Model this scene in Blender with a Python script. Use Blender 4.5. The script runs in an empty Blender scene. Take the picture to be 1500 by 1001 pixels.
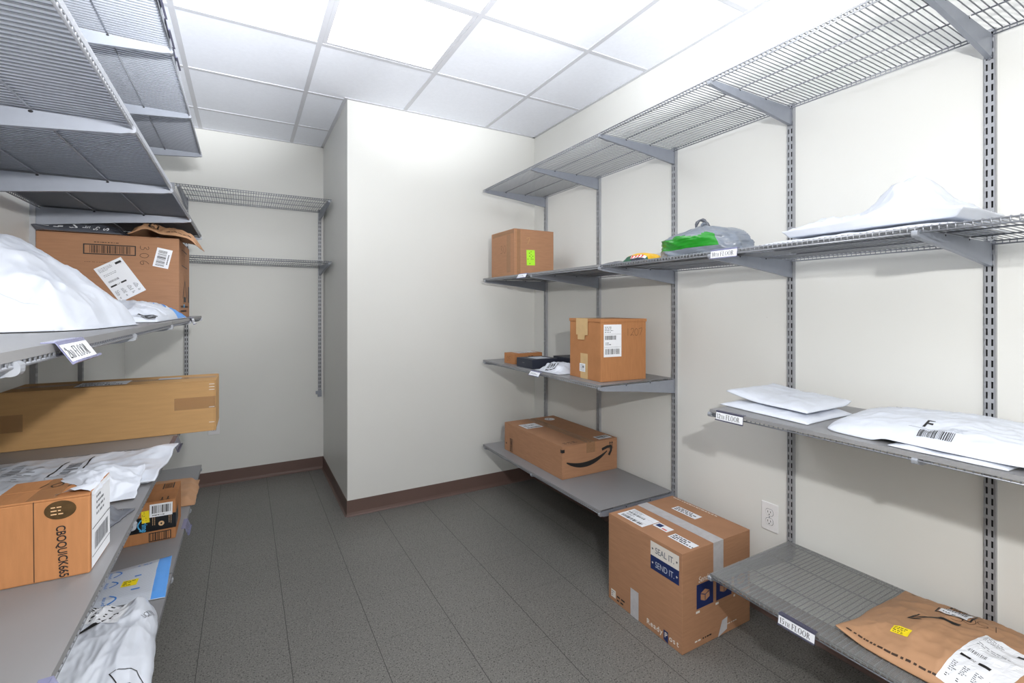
import bpy, bmesh, math, random
from mathutils import Vector, Matrix, noise
SC = bpy.context.scene
COL = SC.collection
R = math.radians

# ------------------------------------------------------------------ materials
def lin(c):
    return tuple(((x / 12.92) if x <= .04045 else ((x + .055) / 1.055) ** 2.4) for x in c)

def rgb(r, g, b):
    return lin((r / 255, g / 255, b / 255)) + (1,)

def pm(name, col, rough=.5, metal=0., var=.06, scale=12., bump=0., bscale=120., stretch=(1, 1, 1), spec=.5, alpha=1., trans=0., sheen=0.):
    m = bpy.data.materials.new(name)
    m.use_nodes = True
    nt = m.node_tree
    b = nt.nodes['Principled BSDF']
    b.inputs['Roughness'].default_value = rough
    b.inputs['Metallic'].default_value = metal
    b.inputs['Specular IOR Level'].default_value = spec
    tc = nt.nodes.new('ShaderNodeTexCoord')
    mp = nt.nodes.new('ShaderNodeMapping')
    mp.inputs['Scale'].default_value = stretch
    nt.links.new(tc.outputs['Object'], mp.inputs['Vector'])
    if var:
        n = nt.nodes.new('ShaderNodeTexNoise')
        n.inputs['Scale'].default_value = scale
        n.inputs['Detail'].default_value = 6
        nt.links.new(mp.outputs['Vector'], n.inputs['Vector'])
        r = nt.nodes.new('ShaderNodeValToRGB')
        r.color_ramp.elements[0].position = .3
        r.color_ramp.elements[1].position = .7
        r.color_ramp.elements[0].color = tuple(max(0, c * (1 - var)) for c in col[:3]) + (1,)
        r.color_ramp.elements[1].color = tuple(min(1, c * (1 + var)) for c in col[:3]) + (1,)
        nt.links.new(n.outputs['Fac'], r.inputs['Fac'])
        nt.links.new(r.outputs['Color'], b.inputs['Base Color'])
    else:
        b.inputs['Base Color'].default_value = col
    if bump:
        n2 = nt.nodes.new('ShaderNodeTexNoise')
        n2.inputs['Scale'].default_value = bscale
        n2.inputs['Detail'].default_value = 4
        nt.links.new(mp.outputs['Vector'], n2.inputs['Vector'])
        bp = nt.nodes.new('ShaderNodeBump')
        bp.inputs['Strength'].default_value = bump
        bp.inputs['Distance'].default_value = .004
        nt.links.new(n2.outputs['Fac'], bp.inputs['Height'])
        nt.links.new(bp.outputs['Normal'], b.inputs['Normal'])
    if alpha < 1:
        b.inputs['Alpha'].default_value = alpha
    return m

def wall_mat():
    m = pm('wall_paint', rgb(226, 226, 222), rough=.42, var=.018, scale=1.7, bump=.03, bscale=260, spec=.35)
    nt = m.node_tree
    b = nt.nodes['Principled BSDF']
    ramp = [n for n in nt.nodes if n.type == 'VALTORGB'][0]
    tc = [n for n in nt.nodes if n.type == 'TEX_COORD'][0]
    sc = nt.nodes.new('ShaderNodeTexNoise')
    sc.inputs['Scale'].default_value = 9
    sc.inputs['Detail'].default_value = 9
    sc.inputs['Roughness'].default_value = .72
    nt.links.new(tc.outputs['Object'], sc.inputs['Vector'])
    rr = nt.nodes.new('ShaderNodeValToRGB')
    rr.color_ramp.elements[0].position = .70
    rr.color_ramp.elements[1].position = .76
    rr.color_ramp.elements[0].color = (0, 0, 0, 1)
    rr.color_ramp.elements[1].color = (.45, .45, .45, 1)
    nt.links.new(sc.outputs['Fac'], rr.inputs['Fac'])
    mx = nt.nodes.new('ShaderNodeMixRGB')
    mx.inputs['Color2'].default_value = rgb(150, 148, 140)
    nt.links.new(rr.outputs['Color'], mx.inputs['Fac'])
    nt.links.new(ramp.outputs['Color'], mx.inputs['Color1'])
    nt.links.new(mx.outputs['Color'], b.inputs['Base Color'])
    return m

def floor_mat():
    m = bpy.data.materials.new('vinyl_tile')
    m.use_nodes = True
    nt = m.node_tree
    b = nt.nodes['Principled BSDF']
    b.inputs['Roughness'].default_value = .38
    b.inputs['Specular IOR Level'].default_value = .35
    N = nt.nodes.new
    L = nt.links.new
    tc = N('ShaderNodeTexCoord')
    sep = N('ShaderNodeSeparateXYZ')
    L(tc.outputs['Object'], sep.inputs[0])
    def M(op, a, bb=None):
        n = N('ShaderNodeMath')
        n.operation = op
        for i, v in enumerate((a, bb)):
            if v is None:
                continue
            if isinstance(v, (int, float)):
                n.inputs[i].default_value = v
            else:
                L(v, n.inputs[i])
        return n.outputs[0]
    masks = []
    for ax, off in (('X', .152), ('Y', 1.60)):
        t = M('DIVIDE', M('ADD', sep.outputs[ax], 30.48 - off), .3048)
        fr = M('FRACT', t)
        d = M('MINIMUM', fr, M('SUBTRACT', 1., fr))
        masks.append(M('LESS_THAN', d, .0042 if ax == 'X' else .0028))
    seam = M('MAXIMUM', masks[0], M('MULTIPLY', masks[1], .55))
    mp = N('ShaderNodeMapping')
    mp.inputs['Scale'].default_value = (1, 1.25, 1)
    L(tc.outputs['Object'], mp.inputs['Vector'])
    def chips(scale, p0, p1, rough=.5):
        n = N('ShaderNodeTexNoise')
        n.inputs['Scale'].default_value = scale
        n.inputs['Detail'].default_value = 2
        n.inputs['Roughness'].default_value = rough
        L(mp.outputs['Vector'], n.inputs['Vector'])
        r = N('ShaderNodeValToRGB')
        r.color_ramp.elements[0].position = p0
        r.color_ramp.elements[1].position = p1
        L(n.outputs['Fac'], r.inputs['Fac'])
        return r.outputs['Color']
    dirt = N('ShaderNodeTexNoise')
    dirt.inputs['Scale'].default_value = 1.6
    dirt.inputs['Detail'].default_value = 5
    L(tc.outputs['Object'], dirt.inputs['Vector'])
    base = N('ShaderNodeMixRGB')
    base.inputs['Color1'].default_value = rgb(106, 105, 101)
    base.inputs['Color2'].default_value = rgb(124, 122, 118)
    L(dirt.outputs['Fac'], base.inputs['Fac'])
    def over(c1, col, fac):
        n = N('ShaderNodeMixRGB')
        n.inputs['Color2'].default_value = col
        L(c1, n.inputs['Color1'])
        L(fac, n.inputs['Fac'])
        return n.outputs['Color']
    c = over(base.outputs['Color'], rgb(142, 140, 135), chips(190, .57, .62))
    c = over(c, rgb(62, 61, 58), chips(150, .59, .63))
    c = over(c, rgb(84, 82, 79), chips(330, .60, .64))
    c = over(c, rgb(56, 55, 53), seam)
    L(c, b.inputs['Base Color'])
    return m

def tile_mat():
    m = pm('ceiling_tile', rgb(240, 243, 251), rough=.9, var=.02, scale=60, bump=.25, bscale=420, spec=.1)
    return m

def emit_mat(name, col, s):
    m = bpy.data.materials.new(name)
    m.use_nodes = True
    nt = m.node_tree
    b = nt.nodes['Principled BSDF']
    b.inputs['Base Color'].default_value = (.9, .9, .9, 1)
    b.inputs['Emission Color'].default_value = col
    b.inputs['Emission Strength'].default_value = s
    n = nt.nodes.new('ShaderNodeTexNoise')
    n.inputs['Scale'].default_value = 300
    bp = nt.nodes.new('ShaderNodeBump')
    bp.inputs['Strength'].default_value = .1
    nt.links.new(n.outputs['Fac'], bp.inputs['Height'])
    nt.links.new(bp.outputs['Normal'], b.inputs['Normal'])
    return m

M_WALL = wall_mat()
M_FLOOR = floor_mat()
M_TILE = tile_mat()
M_TEE = pm('tee_bar_enamel', rgb(205, 206, 212), rough=.45, var=.01, spec=.3)
M_BASE = pm('baseboard_vinyl', rgb(106, 84, 77), rough=.5, var=.05, scale=5)
M_LAMP = emit_mat('lamp_diffuser', (.96, .98, 1, 1), 4.0)
M_METAL = pm('silver_epoxy', rgb(150, 153, 160), rough=.38, metal=.5, var=.03, scale=40)
M_BRKT = pm('silver_bracket', rgb(152, 157, 168), rough=.45, metal=.35, var=.03, scale=30)
M_TIP = pm('bracket_tip', rgb(160, 164, 172), rough=.3, metal=.3, var=.02)
M_STD = pm('standard_epoxy', rgb(168, 170, 175), rough=.42, metal=.3, var=.03, scale=40)
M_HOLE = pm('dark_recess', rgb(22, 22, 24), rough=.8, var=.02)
M_LINER = pm('liner_film', rgb(150, 150, 152), rough=.32, var=.05, scale=3, alpha=.80)
M_LINER_CLEAR = pm('clear_liner_film', rgb(150, 151, 150), rough=.3, var=.05, scale=3, alpha=.42)
def film_mat():
    m = bpy.data.materials.new('frosted_liner')
    m.use_nodes = True
    nt = m.node_tree
    out = [n for n in nt.nodes if n.type == 'OUTPUT_MATERIAL'][0]
    N, L = nt.nodes.new, nt.links.new
    n = N('ShaderNodeTexNoise')
    n.inputs['Scale'].default_value = 5
    r = N('ShaderNodeValToRGB')
    r.color_ramp.elements[0].color = rgb(214, 217, 224)
    r.color_ramp.elements[1].color = rgb(232, 235, 241)
    L(n.outputs['Fac'], r.inputs['Fac'])
    d, t, x = N('ShaderNodeBsdfDiffuse'), N('ShaderNodeBsdfTranslucent'), N('ShaderNodeBsdfTransparent')
    L(r.outputs['Color'], d.inputs['Color'])
    L(r.outputs['Color'], t.inputs['Color'])
    a, b = N('ShaderNodeMixShader'), N('ShaderNodeMixShader')
    a.inputs[0].default_value = .45
    b.inputs[0].default_value = .18
    L(d.outputs[0], a.inputs[1]); L(t.outputs[0], a.inputs[2])
    L(a.outputs[0], b.inputs[1]); L(x.outputs[0], b.inputs[2])
    L(b.outputs[0], out.inputs['Surface'])
    return m
M_FILM = film_mat()
M_PLASTIC = pm('holder_plastic', rgb(150, 152, 186), rough=.15, var=.03, alpha=.62)
M_HOLDARK = pm('smoked_holder', rgb(84, 84, 104), rough=.2, var=.03, alpha=.85)
M_KRAFT = pm('kraft_board', rgb(170, 127, 97), rough=.75, var=.06, scale=14, bump=.05, bscale=90, stretch=(1, 1, 9), spec=.2)
M_KRAFT2 = pm('tan_board', rgb(192, 152, 104), rough=.72, var=.05, scale=12, bump=.04, bscale=90, stretch=(1, 1, 8), spec=.2)
M_KRAFT3 = pm('orange_board', rgb(178, 124, 82), rough=.72, var=.06, scale=16, bump=.05, bscale=90, stretch=(8, 1, 1), spec=.2)
M_KRAFTP = pm('kraft_paper', rgb(184, 142, 108), rough=.62, var=.09, scale=9, bump=.12, bscale=40, spec=.3)
M_INK = pm('black_ink', rgb(26, 25, 26), rough=.6, var=.03)
M_GREYINK = pm('grey_ink', rgb(120, 122, 128), rough=.6, var=.03)
M_BROWNINK = pm('brown_ink', rgb(62, 44, 32), rough=.7, var=.05)
M_WHITEINK = pm('white_ink', rgb(222, 216, 208), rough=.6, var=.03)
M_PAPER = pm('label_paper', rgb(238, 240, 245), rough=.5, var=.015, scale=25)
M_TAPE = pm('clear_tape', rgb(180, 138, 98), rough=.12, var=.04, alpha=.42)
M_TANTAPE = pm('tan_tape', rgb(205, 172, 122), rough=.35, var=.05, scale=30)
M_GREYTAPE = pm('grey_tape', rgb(188, 186, 188), rough=.4, var=.07, scale=50)
M_YELLOW = pm('yellow_sticker', rgb(246, 221, 26), rough=.5, var=.02)
M_LIME = pm('lime_sticker', rgb(178, 240, 52), rough=.5, var=.02)
M_NAVY = pm('navy_ink', rgb(22, 40, 92), rough=.5, var=.05)
M_NAVYBOX = pm('navy_board', rgb(36, 41, 56), rough=.5, var=.08, scale=14, bump=.03)
M_BLACKTAPE = pm('black_tape', rgb(18, 20, 24), rough=.3, var=.05)
M_SKY = pm('sky_blue_ink', rgb(78, 172, 222), rough=.5, var=.02)
M_GOLD = pm('cream_ink', rgb(222, 184, 140), rough=.5, var=.02)
M_POLY = pm('white_poly', rgb(212, 217, 227), rough=.34, var=.02, scale=18, bump=.10, bscale=30, spec=.45)
M_DKPOLY = pm('charcoal_poly', rgb(88, 91, 100), rough=.24, var=.12, scale=14, bump=.08, bscale=40, spec=.7)
M_GRPOLY = pm('grey_poly', rgb(126, 134, 146), rough=.28, var=.10, scale=16, bump=.08, bscale=40, spec=.6)
M_GREEN = pm('green_film', rgb(30, 138, 34), rough=.25, var=.10, scale=16, spec=.6)
M_BLUEP = pm('blue_poly', rgb(92, 160, 236), rough=.4, var=.04, scale=20)
M_BLUEINK = pm('blue_ink', rgb(62, 130, 208), rough=.5, var=.02)
M_BRONZE = pm('seal_foil', rgb(96, 74, 46), rough=.25, metal=.5, var=.30, scale=70)
M_CHIPY = pm('yellow_film', rgb(228, 178, 40), rough=.3, var=.06, scale=40)
M_CHIPG = pm('dark_green_film', rgb(24, 84, 58), rough=.3, var=.1, scale=40)
M_RED = pm('red_ink', rgb(214, 58, 40), rough=.4, var=.03)
M_PLATE = pm('outlet_plastic', rgb(236, 235, 236), rough=.3, var=.01)
M_STRIPE = pm('pale_grey_ink', rgb(190, 196, 206), rough=.5, var=.02)

# ------------------------------------------------------------------ mesh helper
class MB:
    def __init__(s):
        s.v, s.f, s.mi, s.mats = [], [], [], []
    def m(s, mat):
        if mat not in s.mats:
            s.mats.append(mat)
        return s.mats.index(mat)
    def poly(s, pts, mat):
        i = len(s.v)
        s.v += [tuple(p) for p in pts]
        s.f.append(tuple(range(i, i + len(pts))))
        s.mi.append(s.m(mat))
    def grid(s, G, mat, flip=False, matf=None):
        i = len(s.v)
        nv = len(G[0])
        for row in G:
            s.v += [tuple(p) for p in row]
        for a in range(len(G) - 1):
            for b in range(nv - 1):
                q = (i + a * nv + b, i + (a + 1) * nv + b, i + (a + 1) * nv + b + 1, i + a * nv + b + 1)
                s.f.append(q[::-1] if flip else q)
                s.mi.append(s.m(matf(a, b) if matf else mat))
    def box(s, x0, y0, z0, x1, y1, z1, mat):
        p = [(x0, y0, z0), (x1, y0, z0), (x1, y1, z0), (x0, y1, z0), (x0, y0, z1), (x1, y0, z1), (x1, y1, z1), (x0, y1, z1)]
        i = len(s.v)
        s.v += p
        for f in ((0, 3, 2, 1), (4, 5, 6, 7), (0, 1, 5, 4), (1, 2, 6, 5), (2, 3, 7, 6), (3, 0, 4, 7)):
            s.f.append(tuple(i + k for k in f))
            s.mi.append(s.m(mat))
    def tube(s, pts, r, mat, n=6, cap=True):
        pts = [Vector(p) for p in pts]
        i = len(s.v)
        up = None
        for k, p in enumerate(pts):
            d = (pts[min(k + 1, len(pts) - 1)] - pts[max(k - 1, 0)]).normalized()
            if up is None:
                up = Vector((0, 0, 1)) if abs(d.z) < .9 else Vector((1, 0, 0))
            a = d.cross(up).normalized()
            b = a.cross(d).normalized()
            up = b
            rr = r[k] if isinstance(r, (list, tuple)) else r
            for j in range(n):
                t = 2 * math.pi * j / n
                s.v.append(tuple(p + a * rr * math.cos(t) + b * rr * math.sin(t)))
        mi = s.m(mat)
        for k in range(len(pts) - 1):
            for j in range(n):
                s.f.append((i + k * n + j, i + k * n + (j + 1) % n, i + (k + 1) * n + (j + 1) % n, i + (k + 1) * n + j))
                s.mi.append(mi)
        if cap:
            s.f.append(tuple(i + j for j in range(n))[::-1])
            s.mi.append(mi)
            s.f.append(tuple(i + (len(pts) - 1) * n + j for j in range(n)))
            s.mi.append(mi)
    def prism(s, prof, x0, x1, mat):
        n = len(prof)
        i = len(s.v)
        s.v += [(x0, y, z) for y, z in prof] + [(x1, y, z) for y, z in prof]
        mi = s.m(mat)
        for j in range(n):
            s.f.append((i + j, i + (j + 1) % n, i + n + (j + 1) % n, i + n + j))
            s.mi.append(mi)
        s.f.append(tuple(i + j for j in range(n))[::-1])
        s.f.append(tuple(i + n + j for j in range(n)))
        s.mi += [mi, mi]
    def mesh(s, name, smooth=False, bevel=0, seg=2, fixn=False):
        me = bpy.data.meshes.new(name)
        me.from_pydata(s.v, [], s.f)
        for mt in s.mats:
            me.materials.append(mt)
        me.polygons.foreach_set('material_index', s.mi)
        if bevel or fixn:
            bm = bmesh.new()
            bm.from_mesh(me)
            if fixn:
                bmesh.ops.remove_doubles(bm, verts=bm.verts, dist=1e-5)
                bmesh.ops.recalc_face_normals(bm, faces=bm.faces)
            if bevel:
                bmesh.ops.bevel(bm, geom=list(bm.edges), offset=bevel, segments=seg, affect='EDGES', profile=.6)
            bm.to_mesh(me)
            bm.free()
        if smooth:
            me.polygons.foreach_set('use_smooth', [True] * len(me.polygons))
        me.update()
        return me
    def build(s, name, parent=None, **k):
        o = bpy.data.objects.new(name, s.mesh(name, **k))
        COL.objects.link(o)
        o.parent = parent
        return o

def put(name, me, parent=None, loc=(0, 0, 0), rz=0):
    o = bpy.data.objects.new(name, me)
    COL.objects.link(o)
    o.parent = parent
    o.location = loc
    o.rotation_euler = (0, 0, rz)
    return o

def tag(o, label, cat, group=None):
    o['label'] = label
    o['category'] = cat
    if group:
        o['group'] = group
    return o

def thing(name, label, cat, loc, rz=0, group=None):
    o = bpy.data.objects.new(name, None)
    o.empty_display_size = .05
    COL.objects.link(o)
    o.location = loc
    o.rotation_euler = (0, 0, rz)
    return tag(o, label, cat, group)

# ------------------------------------------------------------------ print helpers
class Surf:
    def __init__(s, fn, step=None):
        s.fn, s.step = fn, step
    def __call__(s, a, b, l=0.):
        return s.fn(a, b, l)
    def sub(s, a0, b0, rot=0.):
        c, k = math.cos(rot), math.sin(rot)
        return Surf(lambda a, b, l: s.fn(a0 + a * c - b * k, b0 + a * k + b * c, l), s.step)

def quad(mb, S, x0, y0, x1, y1, mat, l=.0004):
    nx = ny = 1
    if S.step:
        nx = max(1, int(math.ceil(abs(x1 - x0) / S.step)))
        ny = max(1, int(math.ceil(abs(y1 - y0) / S.step)))
    mb.grid([[S(x0 + (x1 - x0) * i / nx, y0 + (y1 - y0) * j / ny, l) for j in range(ny + 1)] for i in range(nx + 1)], mat)

def stroke(mb, S, pts, w, mat, l=.0006):
    P = []
    for i in range(len(pts) - 1):
        (xa, ya), (xb, yb) = pts[i], pts[i + 1]
        d = math.hypot(xb - xa, yb - ya)
        n = max(1, int(d / S.step)) if S.step else 1
        for k in range(n):
            P.append((xa + (xb - xa) * k / n, ya + (yb - ya) * k / n))
    P.append(pts[-1])
    ws = w if callable(w) else (lambda t: w)
    L, Rr = [], []
    for i, (x, y) in enumerate(P):
        a = P[max(0, i - 1)]
        b = P[min(len(P) - 1, i + 1)]
        dx, dy = b[0] - a[0], b[1] - a[1]
        d = math.hypot(dx, dy) or 1
        h = ws(i / max(1, len(P) - 1)) / 2
        L.append((x - dy / d * h, y + dx / d * h))
        Rr.append((x + dy / d * h, y - dx / d * h))
    mb.grid([[S(*Rr[i], l), S(*L[i], l)] for i in range(len(P))], mat)

_tc = {}
def text_faces(t, bold=False):
    if (t, bold) not in _tc:
        cu = bpy.data.curves.new('tmp_text', 'FONT')
        cu.body = t
        cu.size = 1
        if bold:
            cu.offset = .018
        o = bpy.data.objects.new('tmp_text', cu)
        COL.objects.link(o)
        bpy.context.view_layer.update()
        me = bpy.data.meshes.new_from_object(o.evaluated_get(bpy.context.evaluated_depsgraph_get()))
        vs = [v.co.copy() for v in me.vertices]
        fs = [[(vs[i].x, vs[i].y) for i in p.vertices] for p in me.polygons]
        w = max((v.x for v in vs), default=0)
        _tc[(t, bold)] = (fs, w)
        bpy.data.meshes.remove(me)
        bpy.data.objects.remove(o)
        bpy.data.curves.remove(cu)
    return _tc[(t, bold)]

def text(mb, S, t, x, y, size, mat, width=None, l=.0006, bold=False, slant=0.):
    fs, w = text_faces(t, bold)
    kx = (width / w) if width else size
    for f in fs:
        mb.poly([S(x + px * kx + py * size * slant, y + py * size, l) for px, py in f], mat)

def scribble(mb, S, x0, y0, x1, y1, rows, mat, seed=0, l=.0006, fill=.55, thick=.42):
    """rows of tiny dashes, print too small to read"""
    r = random.Random(seed)
    h = (y1 - y0) / rows
    for i in range(rows):
        x = x0
        end = x0 + (x1 - x0) * r.uniform(.55, 1)
        while x < end:
            w = h * r.uniform(.35, 1.5)
            if x + w > end:
                break
            yy = y1 - (i + 1) * h
            quad(mb, S, x, yy + h * .25, x + w, yy + h * (.25 + thick), mat, l)
            x += w + h * r.uniform(.2, .55)

def bars(mb, S, x0, y0, x1, y1, mat, seed=0, l=.0006, unit=None, vertical=True):
    r = random.Random(seed)
    L = (x1 - x0) if vertical else (y1 - y0)
    u = unit or L / 60
    t = 0
    while t < L:
        w = u * r.choice((.8, .8, 1.4, 2.2))
        if t + w > L:
            break
        if vertical:
            quad(mb, S, x0 + t, y0, x0 + t + w, y1, mat, l)
        else:
            quad(mb, S, x0, y0 + t, x1, y0 + t + w, mat, l)
        t += w + u * r.choice((.8, .9, 1.5, 2.))

def frame(mb, S, x0, y0, x1, y1, w, mat, l=.0006):
    quad(mb, S, x0, y0, x1, y0 + w, mat, l)
    quad(mb, S, x0, y1 - w, x1, y1, mat, l)
    quad(mb, S, x0, y0 + w, x0 + w, y1 - w, mat, l)
    quad(mb, S, x1 - w, y0 + w, x1, y1 - w, mat, l)

DIG = {
 '0': [[(.3, 1), (.05, .75), (0, .4), (.15, .05), (.4, .0), (.6, .3), (.6, .7), (.3, 1)]],
 '1': [[(.25, 1), (.25, 0)]],
 '2': [[(.02, .78), (.2, 1), (.45, .95), (.52, .7), (.3, .35), (0, .02), (.25, .1), (.6, .02)]],
 '3': [[(.05, .9), (.35, 1), (.5, .8), (.2, .55), (.52, .38), (.4, .05), (.0, .05)]],
 '5': [[(.6, 1), (.1, .92), (.06, .6), (.42, .55), (.55, .25), (.35, .02), (0, .08)]],
 '6': [[(.45, 1), (.12, .7), (.02, .3), (.2, .02), (.48, .12), (.48, .38), (.1, .35)]],
 '7': [[(0, .9), (.6, 1), (.22, 0)]],
}
def hand(mb, S, t, x, y, size, mat, w=.002, gap=.85, l=.0007):
    for ch in t:
        for ln in DIG[ch]:
            # round the strokes a little
            P = []
            n = len(ln)
            for i in range(n - 1):
                p0, p1, p2, p3 = ln[max(0, i - 1)], ln[i], ln[i + 1], ln[min(n - 1, i + 2)]
                for k in range(4):
                    u = k / 4
                    P.append(tuple(.5 * (2 * p1[j] + (p2[j] - p0[j]) * u + (2 * p0[j] - 5 * p1[j] + 4 * p2[j] - p3[j]) * u * u + (3 * p1[j] - p0[j] - 3 * p2[j] + p3[j]) * u ** 3) for j in (0, 1)))
            P.append(ln[-1])
            stroke(mb, S, [(x + px * size, y + py * size) for px, py in P], w, mat, l)
        x += size * gap

def serif(mb, S, t, x, y, size, mat, l=.0006, slim=1.):
    """roman capitals with thick and thin strokes, for the shelf tags; lower case = small capitals"""
    TK, TN, SF, OV = .15, .05, .045, .07
    for ch in t:
        if ch == ' ':
            x += .32 * size * slim
            continue
        k = size * (.72 if ch.islower() else 1)
        c = ch.upper()
        def q(a, b, e, d):
            quad(mb, S, x + a * k * slim, y + b * k, x + e * k * slim, y + d * k, mat, l)
        def stem(a, top=True, bot=True):
            q(a, 0, a + TK, 1)
            if bot:
                q(a - OV, 0, a + TK + OV, SF)
            if top:
                q(a - OV, 1 - SF, a + TK + OV, 1)
        def ring(cx, cy, rx, ry, a0, a1, tk=TK, tn=TN, n=20):
            G = []
            for i in range(n + 1):
                an = a0 + (a1 - a0) * i / n
                ca, sa = math.cos(an), math.sin(an)
                G.append([S(x + (cx + (rx - tk) * ca) * k * slim, y + (cy + (ry - tn) * sa) * k, l), S(x + (cx + rx * ca) * k * slim, y + (cy + ry * sa) * k, l)])
            mb.grid(G, mat, flip=True)
        if c == '1':
            stem(.14, top=False); q(.02, .8, .14, .86); w = .46
        elif c == '0':
            ring(.25, .5, .24, .5, 0, 2 * math.pi); w = .55
        elif c == '2':
            ring(.24, .72, .23, .28, -.6, math.pi); stroke(mb, S, [(x + .41 * k * slim, y + .58 * k), (x + .05 * k * slim, y + .1 * k)], .1 * k, mat, l); q(.0, 0, .47, .12); w = .54
        elif c == '5':
            q(.06, .5, .12, 1); q(.06, .88, .44, 1); ring(.2, .3, .25, .3, -2.4, 2.0, tn=.08); w = .54
        elif c == 'T':
            stem(.27, top=False); q(.0, .95, .69, 1); q(0, .8, .05, .95); q(.64, .8, .69, .95); w = .74
        elif c == 'H':
            stem(.07); stem(.52); q(.2, .47, .55, .53); w = .82
        elif c == 'F':
            stem(.07); q(.2, .95, .6, 1); q(.55, .78, .6, .95); q(.2, .48, .48, .53); q(.43, .4, .48, .6); w = .64
        elif c == 'N':
            stem(.07, bot=True); q(.56, 0, .61, 1); stroke(mb, S, [(x + .12 * k * slim, y + k), (x + .58 * k * slim, y)], .13 * k * slim, mat, l); w = .72
        elif c == 'D':
            stem(.07); ring(.22, .5, .44, .5, -math.pi / 2, math.pi / 2); w = .74
        elif c == 'L':
            stem(.07); q(.2, 0, .6, SF); q(.55, 0, .6, .22); w = .64
        elif c == 'O':
            ring(.4, .5, .39, .51, 0, 2 * math.pi); w = .84
        elif c == 'R':
            stem(.07); ring(.26, .74, .3, .26, -math.pi / 2, math.pi / 2); q(.2, .95, .28, 1); q(.2, .48, .28, .53)
            stroke(mb, S, [(x + .33 * k * slim, y + .5 * k), (x + .68 * k * slim, y)], .14 * k * slim, mat, l); w = .72
        x += (w + .06) * k * slim

def smile(mb, S, x, y, w, h, mat, flip=1, l=.0006, thick=.16):
    """curved arrow"""
    pts = []
    for i in range(25):
        t = i / 24
        pts.append((x + flip * w * .90 * t, y + h * (1.55 * (t - .42) ** 2 + .04)))
    stroke(mb, S, pts, lambda t: w * thick * (.22 + .78 * math.sin(math.pi * min(1, t * 1.02)) ** .8), mat, l)
    ex, ey = pts[-1]
    stroke(mb, S, [(ex - flip * w * .12, ey + h * .12), (ex + flip * w * .0, ey + h * .22), (ex + flip * w * .10, ey + h * .22)], w * .05, mat, l * 1.1)
    stroke(mb, S, [(ex + flip * w * .10, ey + h * .24), (ex + flip * w * .09, ey - h * .02), (ex + flip * w * .04, ey - h * .26)], w * .05, mat, l * 1.2)

def sticker(parent, S, a, b, w, h, kind='ship', rot=0., mat=None, name='shipping_label', seed=1, l=.0006):
    """paper sticker with print, its lower left corner at (a, b) on the surface"""
    mat = mat or M_PAPER
    T = S.sub(a, b, rot)
    mb = MB()
    quad(mb, T, 0, 0, w, h, mat, l)
    k = l + .0005
    if kind == 'ship':
        scribble(mb, T, w * .06, h * .74, w * .62, h * .95, 4, M_GREYINK, seed, k)
        bars(mb, T, w * .07, h * .53, w * .72, h * .66, M_INK, seed, k, unit=w / 60)
        scribble(mb, T, w * .1, h * .36, w * .5, h * .46, 2, M_INK, seed + 1, k)
        bars(mb, T, w * .09, h * .08, w * .9, h * .25, M_INK, seed + 2, k, unit=w / 50)
        quad(mb, T, w * .04, h * .30, w * .96, h * .305, M_INK, k)
        quad(mb, T, w * .04, h * .70, w * .96, h * .705, M_INK, k)
    elif kind == 'bar':
        bars(mb, T, w * .10, h * .28, w * .92, h * .88, M_INK, seed, k, unit=w / 44)
        scribble(mb, T, w * .12, h * .07, w * .9, h * .2, 1, M_INK, seed, k)
    elif kind == 'barv':
        bars(mb, T, w * .14, h * .08, w * .70, h * .92, M_INK, seed, k, unit=h / 44, vertical=False)
        for i in range(9):
            quad(mb, T, w * .80, h * (.2 + .06 * i), w * .88, h * (.24 + .06 * i), M_INK, k)
    elif kind == 'ret':
        quad(mb, T, w * .70, h * .88, w * .92, h * .935, M_INK, k)
        scribble(mb, T, w * .08, h * .84, w * .60, h * .95, 4, M_GREYINK, seed, k, thick=.35)
        scribble(mb, T, w * .12, h * .70, w * .9, h * .77, 2, M_GREYINK, seed + 3, k, thick=.3)
        bars(mb, T, w * .12, h * .53, w * .5, h * .58, M_GREYINK, seed, k, unit=w / 90)
        quad(mb, T, w * .08, h * .41, w * .30, h * .45, M_INK, k)
        quad(mb, T, w * .46, h * .41, w * .66, h * .45, M_INK, k)
        scribble(mb, T, w * .31, h * .41, w * .45, h * .45, 2, M_INK, seed, k)
        for i in range(4):
            scribble(mb, T, w * (.08 + .23 * i), h * .16, w * (.25 + .23 * i), h * .30, 6, M_GREYINK, seed + i, k, thick=.5)
            scribble(mb, T, w * (.10 + .23 * i), h * .07, w * (.22 + .23 * i), h * .12, 2, M_INK, seed + i + 5, k)
    elif kind == 'small':
        scribble(mb, T, w * .1, h * .1, w * .92, h * .9, 4, M_INK, seed, k)
    elif kind == 'notice':
        scribble(mb, T, w * .06, h * .1, w * 1.1, h * .9, 3, M_INK, seed, k, thick=.55)
    elif kind == 'grid':
        for i in range(5):
            quad(mb, T, w * .15, h * (.15 + .16 * i), w * .8, h * (.19 + .16 * i), M_GREYINK, k)
        quad(mb, T, w * .5, h * .5, w * .8, h * .72, M_GREYINK, k + .0001)
    elif kind == 'lines':
        for i in range(4):
            scribble(mb, T, w * (.12 + .2 * i), h * .06, w * (.26 + .2 * i), h * .94, 9, M_INK, seed + i, k, thick=.5)
    return mb.build(name, parent)

# ------------------------------------------------------------------ the room
XR, XL, YB, XS, YR, YF, ZC = 1.975, -.722, 3.14, .57, 4.19, -1.5, 2.655

def structure(name, mb, **k):
    o = mb.build(name, **k)
    o['kind'] = 'structure'
    return o

def slab(name, x0, y0, z0, x1, y1, z1, mat):
    mb = MB()
    mb.box(x0, y0, z0, x1, y1, z1, mat)
    return structure(name, mb)

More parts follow.
